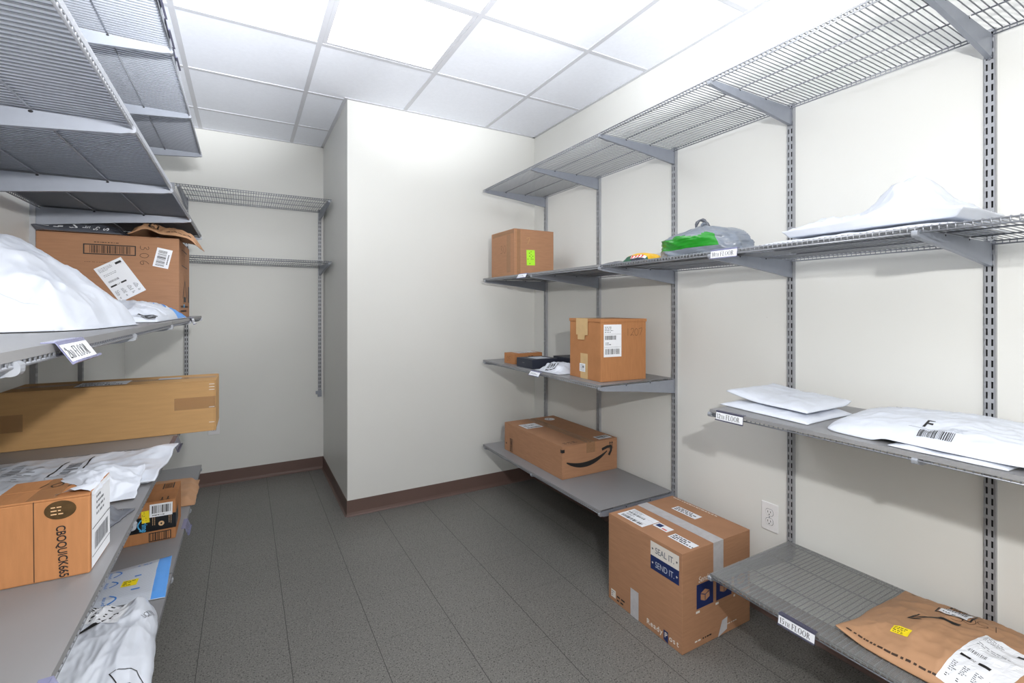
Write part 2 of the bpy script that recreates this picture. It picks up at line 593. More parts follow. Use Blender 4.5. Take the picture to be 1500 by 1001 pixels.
slab('floor', XL - .1, YF - .1, -.1, XR + .1, YR + .1, 0, M_FLOOR)
slab('wall_right', XR, YF - .1, 0, XR + .1, YB, ZC + .1, M_WALL)
slab('wall_left', XL - .1, YF - .1, 0, XL, YR + .1, ZC + .1, M_WALL)
slab('wall_recess', XL, YR, 0, XS, YR + .1, ZC + .1, M_WALL)
slab('wall_rear', XL, YF - .1, 0, XR, YF, ZC + .1, M_WALL)
mb = MB()                                   # the boxed-out chase that narrows the far end
mb.box(XS, YB, 0, XR + .1, YR + .1, ZC + .1, M_WALL)
structure('wall_back', mb, bevel=.004)

def baseboard(name, p, q, nrm):
    """4 inch vinyl cove base along p-q, toe towards nrm"""
    p, q, n = Vector(p), Vector(q), Vector(nrm)
    prof = [(0, .10), (.003, .10), (.0035, .022), (.007, .008), (.014, .002), (.014, 0), (0, 0)]
    mb = MB()
    k = len(prof)
    for e in (p, q):
        mb.v += [(e.x + n.x * a, e.y + n.y * a, z) for a, z in prof]
    mi = mb.m(M_BASE)
    for j in range(k):
        mb.f.append((j, (j + 1) % k, k + (j + 1) % k, k + j))
        mb.mi.append(mi)
    mb.f += [tuple(range(k)), tuple(range(k, 2 * k))]
    mb.mi += [mi, mi]
    structure(name, mb, fixn=True)
baseboard('baseboard_back', (XS - .003, YB), (XR, YB), (0, -1))
baseboard('baseboard_side', (XS, YB - .003), (XS, YR), (-1, 0))
baseboard('baseboard_recess', (XL, YR), (XS, YR), (0, -1))
baseboard('baseboard_right', (XR, YF), (XR, YB), (-1, 0))
baseboard('baseboard_left', (XL, YF), (XL, YR), (1, 0))

# suspended ceiling: square tiles on a tee grid
GX, GY, GP = -.281, 2.550, .6096
LX0, LX1, LY0, LY1 = GX + GP, GX + 2 * GP, GY - GP, GY          # the lamp's bay
mb = MB()
for i in range(-2, 5):
    for j in range(-8, 4):
        x0, x1 = max(XL, GX + i * GP), min(XR, GX + (i + 1) * GP)
        y0, y1 = max(YF, GY + j * GP), min(YR, GY + (j + 1) * GP)
        if x1 <= x0 or y1 <= y0 or (i == 1 and j in (-1, -2, -5)):
            continue
        mb.box(x0 + .004, y0 + .004, ZC + .004, x1 - .004, y1 - .004, ZC + .02, M_TILE)
structure('ceiling', mb)
mb = MB()
w = .012
for i in range(-2, 6):
    x = GX + i * GP
    if XL < x < XR:
        mb.box(x - w, YF, ZC, x + w, YR, ZC + .006, M_TEE)
for j in range(-8, 4):
    y = GY + j * GP
    if YF < y < YR:
        mb.box(XL, y - w, ZC + .0005, XR, y + w, ZC + .0065, M_TEE)
structure('trim_1', mb)
mb = MB()                                   # wall angle round the edge of the ceiling
a = .02
mb.box(XR - a, YF, ZC - .001, XR, YB, ZC + .004, M_TEE)
mb.box(XS - a, YB - a, ZC - .001, XR, YB, ZC + .004, M_TEE)
mb.box(XS - a, YB, ZC - .001, XS, YR, ZC + .004, M_TEE)
mb.box(XL, YR - a, ZC - .001, XS, YR, ZC + .004, M_TEE)
mb.box(XL, YF, ZC - .001, XL + a, YR, ZC + .004, M_TEE)
structure('trim_2', mb)

def lamp(x0, y0, label, group, mat=None):
    t = thing('ceiling_light', label, 'light', (x0 + GP / 2, y0 + GP / 2, ZC + .002), group=group)
    h = GP / 2 - .013
    mb = MB()
    for a, b, c, d in ((-h, -h, h, -h + .02), (-h, h - .02, h, h), (-h, -h + .02, -h + .02, h - .02), (h - .02, -h + .02, h, h - .02)):
        mb.box(a, b, 0, c, d, .012, M_TEE)
    mb.build('frame', t)
    mb = MB()
    mb.box(-h + .02, -h + .02, .003, h - .02, h - .02, .012, mat or M_LAMP)
    mb.build('diffuser', t)
lamp(LX0, LY0, 'glowing square light panel set flush in the white ceiling grid', None)

# air diffuser in the next bay towards the camera; only its corner slot shows at the frame edge
t = thing('air_diffuser', 'white ceiling air diffuser with a dark rounded slot, beside the light panel', 'vent', (LX0 + GP / 2, LY0 - GP / 2, ZC))
mb = MB()
h = GP / 2 - .013
mb.box(-h, -h, .002, h, h, .02, M_PLATE)
mb.build('face_plate', t, bevel=.002)
mb = MB()
o = []
for k in range(33):
    an = 2 * math.pi * k / 32
    e = lambda v: math.copysign(abs(v) ** .35, v)
    o.append((e(math.cos(an)), e(math.sin(an))))
mb.grid([[(x * (h - .075), y * (h - .075), .0), (x * (h - .055), y * (h - .055), .0)] for x, y in o], M_GREYINK, flip=False)
mb.grid([[(x * (h - .055), y * (h - .055), .0), (x * (h - .052), y * (h - .052), -.006)] for x, y in o], M_PLATE)
mb.build('slot', t)

# ------------------------------------------------------------------ slotted standards
def standard_mesh(hgt):
    """double-slotted channel: x across, -y is the wall, front face at y=0"""
    mb = MB()
    W, D = .0127, .017
    xs = [-W, -.0085, -.0040, .0040, .0085, W]
    n = int(hgt / .032)
    off = (hgt - n * .032) / 2
    zs = [0.]
    for k in range(n):
        zs += [off + k * .032 + .006, off + k * .032 + .026]
    zs.append(hgt)
    for a in range(5):
        for b in range(len(zs) - 1):
            if a in (1, 3) and b % 2 == 1:
                continue
            mb.poly([(xs[a], 0, zs[b]), (xs[a], 0, zs[b + 1]), (xs[a + 1], 0, zs[b + 1]), (xs[a + 1], 0, zs[b])], M_STD)
    mb.box(-W, -D, 0, -W + .0016, 0, hgt, M_STD)
    mb.box(W - .0016, -D, 0, W, 0, hgt, M_STD)
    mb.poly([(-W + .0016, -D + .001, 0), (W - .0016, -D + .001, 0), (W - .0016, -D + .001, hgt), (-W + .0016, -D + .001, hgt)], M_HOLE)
    mb.box(-W, -D, hgt - .002, W, 0, hgt, M_STD)
    return mb.mesh('standard_channel')
SM_R, SM_L, SM_B = standard_mesh(1.86), standard_mesh(1.95), standard_mesh(1.54)

def standard(me, x, y, z, rz, label, group):
    t = thing('slotted_standard', label, 'shelf upright', (x, y, z), rz, group)
    put('channel', me, t)
    for sz in (.09, me_h(me) - .09):
        mb = MB()
        mb.tube([(0, -.001, sz), (0, .002, sz)], .0036, M_METAL, 8)
        mb.build('mounting_screw', t)
    return t
def me_h(me):
    return max(v.co.z for v in me.vertices)

YS = [2.967, 2.357, 1.747, 1.137, .537]
for y, lb in zip(YS, ['grey slotted upright on right wall nearest the inner corner',
                      'second grey slotted upright from inner corner, right of lime stickered carton',
                      'grey slotted upright at the open end of lower corner shelves, behind the carrier bag',
                      'grey slotted upright just right of the white wall outlet',
                      'grey slotted upright near the right picture edge, behind the brown paper mailer']):
    standard(SM_R, XR - .017, y, .31, R(90), lb, 'slotted uprights on the right wall')
YL = [3.13, 2.52, 1.91, 1.30, .69]
for y, lb in zip(YL, ['slotted upright on left wall closest to the recess corner',
                      'slotted upright on left wall above the left end of long tan carton',
                      'slotted upright on left wall hidden behind the big white bag',
                      'slotted upright on left wall level with the small orange carton',
                      'slotted upright on left wall nearest the camera']):
    standard(SM_L, XL + .017, y, .38, R(-90), lb, 'slotted uprights on the left wall')
ts = []
for x, lb in ((-.368, 'slotted upright on the recess wall rising behind the left shelf ends'),
              (.541, 'slotted upright on recess wall at right end of bare shelves, with small clip')):
    ts.append(standard(SM_B, x, YR - .017, .60, R(180), lb, 'slotted uprights on the recess wall'))
mb = MB()
mb.box(.0127, -.016, .02, .030, -.004, .045, M_BRKT)
mb.box(-.0145, -.0165, -.002, .0145, .001, .05, M_BRKT)
mb.build('end_clip', ts[1])

# ------------------------------------------------------------------ wire shelves
PITCH = .01525
def deck_mesh(L, D, detail=True):
    mb = MB()
    n = int(L / PITCH)
    for k in range(n):
        x = (k + .5) * L / n
        mb.tube([(x, .002, -.0012), (x, D - .003, -.0012), (x, D, -.0042), (x, D, -.016)], .0018, M_METAL, 5)
        mb.tube([(x, .003, -.002), (x, .003, -.013)], .00125, M_METAL, 4)
    for y, z in ((.003, -.0045), (.003, -.014), (D / 3, -.0045), (2 * D / 3, -.0045), (D - .0005, -.0045), (D - .0005, -.0165)):
        mb.tube([(.001, y, z), (L - .001, y, z)], .0023, M_METAL, 7)
    return mb.mesh('wire_deck', smooth=True)

def bracket_mesh(D):
    mb = MB()
    T = .0065
    low = [(-.018, -.0085), (D - .01, -.0085), (D - .004, -.011), (D - .004, -.026), (D - .02, -.030), (D * .5, -.050), (.004, -.078), (-.018, -.080)]
    mb.prism(low, -T, T, M_BRKT)
    for s in (-1, 1):                       # punched holes
        for y in (D * .34, D * .67):
            ring = [(s * (T + .0003), y + .0042 * math.cos(2 * math.pi * k / 10), -.0115 + .0028 * math.sin(2 * math.pi * k / 10)) for k in range(10)]
            mb.poly(ring if s > 0 else ring[::-1], M_HOLE)
    return mb.mesh('bracket', fixn=False, bevel=0)

def tip_mesh(D):
    mb = MB()
    cy, cz, a, c = D - .002, -.0180, .0085, .0085
    prof = [(cy + a * max(-.35, math.cos(2 * math.pi * k / 20)), cz + c * math.copysign(abs(math.sin(2 * math.pi * k / 20)) ** .7, math.sin(2 * math.pi * k / 20))) for k in range(20)]
    mb.prism(prof, -.0066, .0066, M_TIP)
    return mb.mesh('tip')

_dk = {}
def shelf(label, group, org, rz, L, D, brackets, liner=None, z=0, label_tags=(), rods_end=True):
    """local x along the shelf, y from wall to front, z=0 at the wire tops"""
    t = thing('wire_shelf', label, 'shelf', (org[0], org[1], z), rz, group)
    key = (round(L, 3), round(D, 3))
    if key not in _dk:
        _dk[key] = deck_mesh(L, D)
    put('wire_deck', _dk[key], t)
    if ('b', round(D, 3)) not in _dk:
        _dk[('b', round(D, 3))] = bracket_mesh(D)
        _dk[('t', round(D, 3))] = tip_mesh(D)
    for x in brackets:
        b = put('bracket', _dk[('b', round(D, 3))], t, (x, 0, 0))
        put('tip', _dk[('t', round(D, 3))], b)
    if liner:
        mb = MB()
        mb.box(.004, .004, .0003, L - .004, D + .001, .0013, liner)
        mb.box(.004, D + .001, -.010, L - .004, D + .0022, .0013, liner)
        mb.build('liner', t)
    for (xc, w, txt, tilt, dark) in label_tags:
        holder(t, xc, D, w, txt, tilt, dark)
    return t

def holder(t, xc, D, w, txt, tilt, dark=False):
    """clip-on tag holder on the front lip with a paper insert facing outwards"""
    pl = M_HOLDARK if dark else M_PLASTIC
    c, s = math.cos(tilt), math.sin(tilt)
    y0, z0 = D + .0045, .003
    def P(a, b, l):                         # a to the right seen from the front, b down from the top edge is negative
        return Vector((xc + w / 2 - a, y0 + s * -b + c * l, z0 + c * b + s * l))
    S = Surf(P)
    mb = MB()
    h = .034
    def plate(b0, b1, l0, l1):
        p = [P(0, b0, l0), P(w, b0, l0), P(w, b1, l0), P(0, b1, l0), P(0, b0, l1), P(w, b0, l1), P(w, b1, l1), P(0, b1, l1)]
        i = len(mb.v)
        mb.v += [tuple(q) for q in p]
        for f in ((0, 3, 2, 1), (4, 5, 6, 7), (0, 1, 5, 4), (1, 2, 6, 5), (2, 3, 7, 6), (3, 0, 4, 7)):
            mb.f.append(tuple(i + k for k in f))
            mb.mi.append(mb.m(pl))
    plate(-h, 0, 0, .0012)
    plate(-h, -h + .003, .0012, .006)
    mb.box(xc - w / 2, D - .008, .0015, xc + w / 2, y0 + .0012, .0029, pl)
    o = mb.build('label_holder', t)
    if txt is None:
        return
    mb = MB()
    quad(mb, S, .001, -h + .0035, w - .001, -.006, M_PAPER, .0016)
    if txt == '*':
        scribble(mb, S, w * .1, -h + .010, w * .9, -.012, 2, M_GREYINK, 4, .0022, thick=.45)
    else:
        serif(mb, S, txt, w * .05, -h + .0075, .0165, M_INK, .0022, slim=w / .105 * .80)
    mb.build('paper_tag', o)

D = .487
XRB = XR - .025                              # back edge of the right-hand shelves
def rshelf(y0, y1, z, brs, label, liner=None, tags=()):
    shelf(label, 'wire shelves on the right wall', (XRB, y0), R(90), y1 - y0, D, [b - y0 for b in brs], liner, z, [(yc - y0, w, tx, ti, dk) for yc, w, tx, ti, dk in tags])
ZT, ZS, ZM, ZL2, Z12, Z15 = 2.160, 1.533, .962, .369, .963, .371
rshelf(1.7405, 3.005, ZT, [2.967, 2.357, 1.747], 'empty silver wire shelf at the top of the right wall, section touching the inner corner')
rshelf(.5305, 1.739, ZT, [1.137, .537], 'empty top wire shelf on the right wall, middle section above the grey green bag')
rshelf(-.685, .529, ZT, [], 'empty top wire shelf on the right wall, section cut by the upper right picture corner')
rshelf(1.7405, 3.005, ZS, [2.967, 2.357, 1.747], 'wire shelf at eye height in the corner holding the lime stickered carton', M_LINER, [(2.445, .10, '*', .5, False)])
rshelf(.5305, 1.739, ZS, [1.137, .537], 'wire shelf at eye height tagged 10th floor, holding the grey green bag', None, [(1.077, .105, '10th FLOOR', .12, False)])
rshelf(-.685, .529, ZS, [], 'wire shelf at eye height running out at the right picture edge')
rshelf(1.740, 3.005, ZM, [2.967, 2.357, 1.747], 'mid height corner shelf holding the large taped carton and navy box', M_LINER, [(2.301, .105, '*', .6, False)])
rshelf(1.740, 3.005, ZL2, [2.967, 2.357, 1.747], 'lowest corner shelf with grey liner holding the carton with a curved arrow', M_LINER)
rshelf(-.085, 1.140, Z12, [1.137, .537], 'mid height shelf tagged 12th floor, carrying flat white mailers', M_LINER, [(1.055, .105, '12th FLOOR', .1, True)])
rshelf(-.085, 1.140, Z15, [1.137, .537], 'lowest front shelf tagged 15th floor with clear liner over the wires', M_LINER_CLEAR, [(.827, .110, '15th FLOOR', .15, True)])

XLB = XL + .025
DL = .487
def lshelf(y0, y1, z, brs, label, liner=None, tags=()):
    shelf(label, 'wire shelves on the left wall', (XLB, y1), R(-90), y1 - y0, DL, [y1 - b for b in brs], liner, z, [(y1 - yc, w, tx, ti, dk) for yc, w, tx, ti, dk in tags])
ZU, ZB, ZCs, ZD, ZE = 2.190, 1.732, 1.283, .873, .45
lshelf(1.918, 3.165, ZU, [3.13, 2.52], 'uppermost left wire shelf, far section near the ceiling and recess', M_FILM, [(1.97, .10, None, .2, True)])
lshelf(.69, 1.9165, ZU, [1.91, 1.30], 'uppermost left wire shelf, near section cut by the top picture edge', M_FILM, [(1.80, .12, None, .2, True), (1.62, .12, None, .2, True)])
lshelf(1.918, 3.165, ZB, [3.13, 2.52], 'second left wire shelf from the top, far section directly over the dark mailer', M_LINER)
lshelf(.69, 1.9165, ZB, [1.91, 1.30], 'second left wire shelf from the top, near section filling the upper left picture corner', M_FILM)
lshelf(1.918, 3.165, ZCs, [3.13, 2.52], 'left wire shelf under the big brown carton with the printed barcode', M_LINER, [(2.56, .10, '*', .3, False)])
lshelf(.08, 1.9165, ZCs, [1.91, 1.30, .69], 'left wire shelf under the big white stuffed bag, with a clear tag holder', M_LINER, [(.848, .115, '2nd FLOOR', .55, False)])
lshelf(1.918, 3.165, ZD, [3.13, 2.52], 'left shelf under the long tan carton', M_LINER, [(1.99, .11, None, .3, True)])
lshelf(.08, 1.9165, ZD, [1.91, 1.30, .69], 'left shelf in the foreground with pale liner under the small orange carton', M_LINER, [(.735, .10, None, .4, False)])
lshelf(1.918, 3.165, ZE, [3.13, 2.52], 'lowest left shelf, far section under the carton with black printed tape', M_LINER, [(2.33, .10, None, .3, False)])
lshelf(.69, 1.9165, ZE, [1.91, 1.30], 'lowest left shelf, near section under the striped blue and white mailer', M_LINER)

def bshelf(z, label):
    x0, x1 = -.385, .560
    t = shelf(label, 'wire shelves on the recess wall', (x1, YR - .025), R(180), x1 - x0, .487, [x1 - .541, x1 + .368], None, z)
    return t
b1 = bshelf(2.125, 'upper bare wire shelf on the recess wall')
b2 = bshelf(1.672, 'lower bare wire shelf on the recess wall')
mb = MB()
mb.box(.946, .474, -.040, 1.275, .484, .0005, M_METAL)
mb.build('front_rail', b1)

# ------------------------------------------------------------------ wall outlets
def outlet(label, loc, rz):
    t = thing('wall_outlet', label, 'outlet', loc, rz, 'duplex wall outlets')
    mb = MB()
    mb.box(-.037, -.006, -.06, .037, 0, .06, M_PLATE)
    mb.build('cover_plate', t, bevel=.003)
    for s in (-1, 1):
        mb = MB()
        cz = s * .0195
        ring = []
        for k in range(24):
            an = 2 * math.pi * k / 24
            ring.append((.0165 * math.cos(an), max(-.0135, min(.0135, .0165 * math.sin(an)))))
        mb.poly([(x, -.0082, cz + z) for x, z in ring], M_PLATE)
        mb.grid([[(x, -.006, cz + z), (x, -.0082, cz + z)] for x, z in ring + ring[:1]], M_PLATE)
        mb.grid([[(x * 1.1, -.0063, cz + z * 1.12), (x, -.0063, cz + z)] for x, z in ring + ring[:1]], M_GREYINK)
        for x, hh in ((-.006, .0045), (.006, .0038)):
            mb.poly([(x - .0012, -.0085, cz + .003 - hh), (x + .0012, -.0085, cz + .003 - hh), (x + .0012, -.0085, cz + .003 + hh), (x - .0012, -.0085, cz + .003 + hh)], M_HOLE)
        mb.poly([(.0026 * math.cos(k), -.0085, cz - .008 + .0026 * math.sin(k)) for k in [i * .628 for i in range(10)]], M_HOLE)
        mb.build('receptacle', t)
    mb = MB()
    mb.tube([(0, -.006, 0), (0, -.0075, 0)], .003, M_METAL, 10)
    mb.build('screw', t)
outlet('white duplex outlet on the right wall between shelf uprights', (XR, 1.232, .428), R(-90))
outlet('white outlet on recess wall, mostly hidden by the long tan carton', (-.199, YR, .440), 0)

# ------------------------------------------------------------------ cartons
def ink(body, fn):
    """print drawn straight onto the body's own mesh"""
    mb = MB()
    fn(mb)
    me = body.data
    off = len(me.vertices)
    have = [m for m in me.materials]
    idx = []
    for m in mb.mats:
        if m not in have:
            have.append(m)
            me.materials.append(m)
        idx.append(have.index(m))
    tmp = mb.mesh('print')
    for p in tmp.polygons:
        p.material_index = idx[p.material_index]
    bm = bmesh.new()
    bm.from_mesh(me)
    bm.from_mesh(tmp)
    bm.to_mesh(me)
    bm.free()
    me.update()
    bpy.data.meshes.remove(tmp)

class Carton:
    def __init__(s, name, label, x0, y0, w, d, h, z, rot=0., mat=M_KRAFT, seam='y', gap=.003, group=None, lid=0., over=0., cat='box'):
        """near-left-bottom corner at (x0, y0); rot turns about that corner"""
        s.w, s.d, s.h = w, d, h
        c, k = math.cos(rot), math.sin(rot)
        cx, cy = x0 + c * w / 2 - k * d / 2, y0 + k * w / 2 + c * d / 2
        s.t = thing(name, label, cat, (cx, cy, z), rot, group)
        mb = MB()
        mb.box(-w / 2, -d / 2, 0, w / 2, d / 2, h - .0035, mat)
        s.body = mb.build('carton_body', s.t, bevel=.0025)
        if lid:
            halves = []
        if seam == 'y':
            halves = ((-w / 2 - over, -d / 2 - over, -gap / 2, d / 2 + over), (gap / 2, -d / 2 - over, w / 2 + over, d / 2 + over))
        else:
            halves = ((-w / 2 - over, -d / 2 - over, w / 2 + over, -gap / 2), (-w / 2 - over, gap / 2, w / 2 + over, d / 2 + over))
        for a, b, e, f in halves:
            mb = MB()
            mb.box(a, b, h - .0035 - lid, e, f, h, mat)
            mb.build('top_flap', s.t, bevel=.0012)
        W, Dd, H = w / 2, d / 2, h
        s.front = Surf(lambda a, b, l: Vector((-W + a, -Dd - l, b)))
        s.left = Surf(lambda a, b, l: Vector((-W - l, Dd - a, b)))
        s.right = Surf(lambda a, b, l: Vector((W + l, -Dd + a, b)))
        s.top = Surf(lambda a, b, l: Vector((-W + a, -Dd + b, H + l)))
    def part(s, name, fn, **k):
        mb = MB()
        fn(mb)
        return mb.build(name, s.t, **k)

SH = .0018   # parcels stand on the liner
# big brown carton with a lime sticker, corner shelf
b = Carton('cardboard_box', 'brown taped carton with a lime green sticker, on the upper corner shelf', 1.474, 2.582, .298, .312, .294, ZS + SH, 0, M_KRAFT, 'y')
sticker(b.t, b.front, .092, .065, .062, .098, 'lines', 0.03, M_LIME, 'lime_sticker', 5)
for q in ((b.left, .215, .02, .265, .262, M_TAPE, .0006), (b.front, .02, .0, .045, .29, M_TAPE, .0006), (b.left, .02, .265, .31, .291, M_TAPE, .0007),):
    b.part('clear_tape', lambda mb: quad(mb, *q))
ink(b.body, lambda mb: (hand(mb, b.left, '30', .13, .15, .05, M_BROWNINK, .002), hand(mb, b.front, '7', .09, .20, .04, M_KRAFT2, .003)))

# large carton, mid shelf
b = Carton('cardboard_box', 'large square carton with tan tape strips and a shipping label, on the mid corner shelf', 1.517, 1.805, .283, .277, .310, ZM + SH, R(-4), M_KRAFT3, 'x', lid=.012, over=.003)
sticker(b.t, b.front, .018, .122, .108, .160, 'ship', 0, None, 'shipping_label', 3)
ink(b.body, lambda mb: hand(mb, b.front, '1207', .158, .225, .036, M_BROWNINK, .0016, .72))
for q in ((b.left, .065, .225, .172, .3115, M_TANTAPE, .0035), (b.left, .080, .200, .145, .225, M_TANTAPE, .0035), (b.left, .102, 0, .168, .130, M_TANTAPE, .0006), (b.top, -.003, .105, .15, .212, M_TANTAPE, .0006),):
    b.part('tan_tape', lambda mb: quad(mb, *q))
ink(b.body, lambda mb: hand(mb, b.left.sub(.115, .215, .6), '00', 0, 0, .032, M_BROWNINK, .0014), )
sticker(b.t, b.left, .095, .035, .052, .042, 'grid', 0, None, 'small_label', 2, .0014)

# small brown box and navy boxes beside it
b = Carton('small_box', 'small flat brown box with white label on top, next to the navy box', 1.512, 2.652, .222, .122, .068, ZM + SH, R(2), M_KRAFT3, 'x')
sticker(b.t, b.top, .05, .02, .15, .09, 'ship', 0, None, 'shipping_label', 8)
ink(b.body, lambda mb: (hand(mb, b.left, '05', .035, .018, .03, M_BROWNINK, .0014), scribble(mb, b.front, .11, .022, .18, .055, 2, M_BROWNINK, 3)))
b = Carton('gift_box', 'small navy blue box with a pale strip on its lid', 1.488, 2.392, .19, .178, .056, ZM + SH, R(1), M_NAVYBOX, 'y', gap=.0006)
b.part('pale_label', lambda mb: quad(mb, b.top, .045, .02, .150, .13, M_STRIPE, .0008))
ink(b.body, lambda mb: scribble(mb, b.left, .068, .026, .108, .036, 1, M_GREYINK, 4))
b = Carton('gift_box', 'black flat box behind the white crumpled mailer on the mid shelf', 1.70, 2.30, .215, .19, .062, ZM + SH, R(-2), M_NAVYBOX, 'y', gap=.0006)

# carton with the curved arrow, low shelf
b = Carton('cardboard_box', 'long low carton with a black curved arrow on its end, on the lowest corner shelf', 1.537, 2.155, .400, .668, .184, ZL2 + SH, 0, M_KRAFT, 'y', gap=.010)
ink(b.body, lambda mb: (
    smile(mb, b.front, .030, .058, .325, .105, M_INK, thick=.088),
    stroke(mb, b.front, [(.345, .138), (.345, .163)], .004, M_INK), stroke(mb, b.front, [(.360, .138), (.360, .163)], .004, M_INK),
    stroke(mb, b.front, [(.339, .157), (.345, .167), (.351, .157)], .004, M_INK), stroke(mb, b.front, [(.354, .157), (.360, .167), (.366, .157)], .004, M_INK),
    frame(mb, b.front, .338, .126, .368, .134, .0015, M_INK),
    quad(mb, b.front, -.003, .150, .015, .168, M_INK, .003), quad(mb, b.left, .655, .150, .671, .168, M_INK, .003),
    frame(mb, b.left, .075, .010, .112, .092, .003, M_INK), bars(mb, b.left, .082, .016, .105, .086, M_INK, 5, vertical=False),
    scribble(mb, b.left, .02, .01, .05, .09, 3, M_BROWNINK, 2), scribble(mb, b.top, .04, .03, .15, .065, 2, M_BROWNINK, 5)))
sticker(b.t, b.top, .035, .43, .125, .115, 'ship', 0, None, 'shipping_label', 6)
sticker(b.t, b.top, .28, .02, .10, .06, 'bar', 0, None, 'barcode_label', 7)
def roundel(mb, S, cx, cy, r, mat, mat2, seed):
    mb.poly([S(cx + r * math.cos(2 * math.pi * k / 28), cy + r * math.sin(2 * math.pi * k / 28), .0007) for k in range(28)], mat)
    scribble(mb, S, cx - r * .6, cy - r * .5, cx + r * .8, cy + r * .5, 3, mat2, seed, .0013, thick=.6)
b.part('round_sticker', lambda mb: roundel(mb, b.top, .31, .585, .036, M_PAPER, M_GREYINK, 3))
for q in ((b.top, .170, .0, .232, .66, M_TAPE, .0005), (b.front, .170, .125, .232, .184, M_TAPE, .0006),):
    b.part('clear_tape', lambda mb: quad(mb, *q))

# carton on the floor
b = Carton('cardboard_box', 'large brown postal carton standing on the floor under the outlet', 1.456, 1.256, .414, .420, .386, 0.0005, 0, M_KRAFT, 'y', gap=.004)
def pbox(mb):
    F, Lf, T = b.front, b.left, b.top
    # seal-it panel on the left face, close to the near edge
    quad(mb, Lf, .258, .315, .405, .372, M_WHITEINK)
    quad(mb, Lf, .258, .258, .405, .315, M_NAVY)
    text(mb, Lf, 'SEAL IT.', .283, .330, .034, M_GREYINK, .098, bold=True)
    text(mb, Lf, 'SEND IT.', .283, .273, .034, M_STRIPE, .098, bold=False)
    for a in (.269, .394):
        for q, m in ((.343, M_INK), (.286, M_WHITEINK)):
            mb.poly([Lf(a + .006 * (1 if k % 2 == 0 else .42) * math.cos(math.pi * k / 5 + 1.57), q + .006 * (1 if k % 2 == 0 else .42) * math.sin(math.pi * k / 5 + 1.57), .0006) for k in range(10)], m)
    # ReadyPost word along the bottom
    for ch, a in zip('Ready', (.236, .257, .274, .290, .308)):
        text(mb, Lf, ch, a, .020, .030, M_WHITEINK, bold=True)
    mb.poly([Lf(.327, .008, .0005), Lf(.351, .002, .0005), Lf(.351, .046, .0005), Lf(.327, .046, .0005)], M_NAVY)
    text(mb, Lf, 'P', .332, .020, .028, M_WHITEINK, bold=True)
    for ch, a in zip('ost', (.356, .375, .393)):
        text(mb, Lf, ch, a, .020, .030, M_WHITEINK, bold=True)
    # mark at the far bottom corner
    quad(mb, Lf, .018, .018, .048, .052, M_WHITEINK)
    scribble(mb, Lf, .022, .022, .044, .048, 3, M_GREYINK, 2, .0010)
    scribble(mb, Lf, .056, .010, .13, .042, 2, M_INK, 5)
    # picture panels on the near face
    for a, wd in ((.080, .098), (.196, .096), (.308, .090)):
        quad(mb, F, a, .150, a + wd, .245, M_NAVY)
        cx, cy, r = a + wd / 2, .197, .026
        P = lambda u, v: F(cx + u * r, cy + v * r, .0012)
        mb.poly([P(-1, .42), P(0, .05), P(1, .42), P(0, .85)], M_KRAFT)
        mb.poly([P(-1, .30), P(-1, -.55), P(-.07, -.95), P(-.07, -.07)], M_KRAFT)
        mb.poly([P(1, .30), P(.07, -.07), P(.07, -.95), P(1, -.55)], M_KRAFT)
        scribble(mb, F, a - .004, .130, a + .03, .145, 1, M_WHITEINK, int(a * 100), thick=.6)
    text(mb, F, 'Send it', .090, .252, .032, M_WHITEINK, .080, slant=.15)
    scribble(mb, F, .07, .020, .125, .034, 1, M_WHITEINK, 3)
    scribble(mb, F, .115, .020, .21, .034, 1, M_INK, 7)
    scribble(mb, F, .24, .030, .36, .042, 1, M_WHITEINK, 9, thick=.3)
    # top edge prints
    S2 = T.sub(.395, .40, R(-90))
    scribble(mb, S2, 0, 0, .40, .012, 1, M_WHITEINK, 8, thick=.5)
ink(b.body, pbox)
for q in ((b.top, .178, -.0008, .240, .421, M_GREYTAPE, .0008), (b.front, .178, .250, .240, .3868, M_GREYTAPE, .0008), (b.left, .142, 0, .190, .118, M_GREYTAPE, .0008)):
    b.part('grey_tape', lambda mb: quad(mb, *q))
b.part('grey_tape', lambda mb: mb.poly([b.front(.205, .0, .0015), b.front(.255, .022, .006), b.front(.262, .068, .003), b.front(.232, .060, .001)], M_GREYTAPE))
S = b.top.sub(.03, .40, R(-90))
sticker(b.t, S, .005, .0, .155, .105, 'ship', 0, None, 'address_label', 11)
b.part('small_label', lambda mb: (quad(mb, b.top, .085, .155, .130, .235, M_PAPER, .0008), quad(mb, b.top, .095, .20, .122, .228, M_NAVY, .0014), quad(mb, b.top, .092, .165, .100, .19, M_RED, .0014)))
S = b.top.sub(.062, .13, R(-90))
sticker(b.t, S, .0, 0, .118, .048, 'notice', 0, None, 'notice_label', 12)
S = b.top.sub(.29, .315, R(-90))
sticker(b.t, S, .0, 0, .135, .048, 'notice', 0, None, 'notice_label', 13)

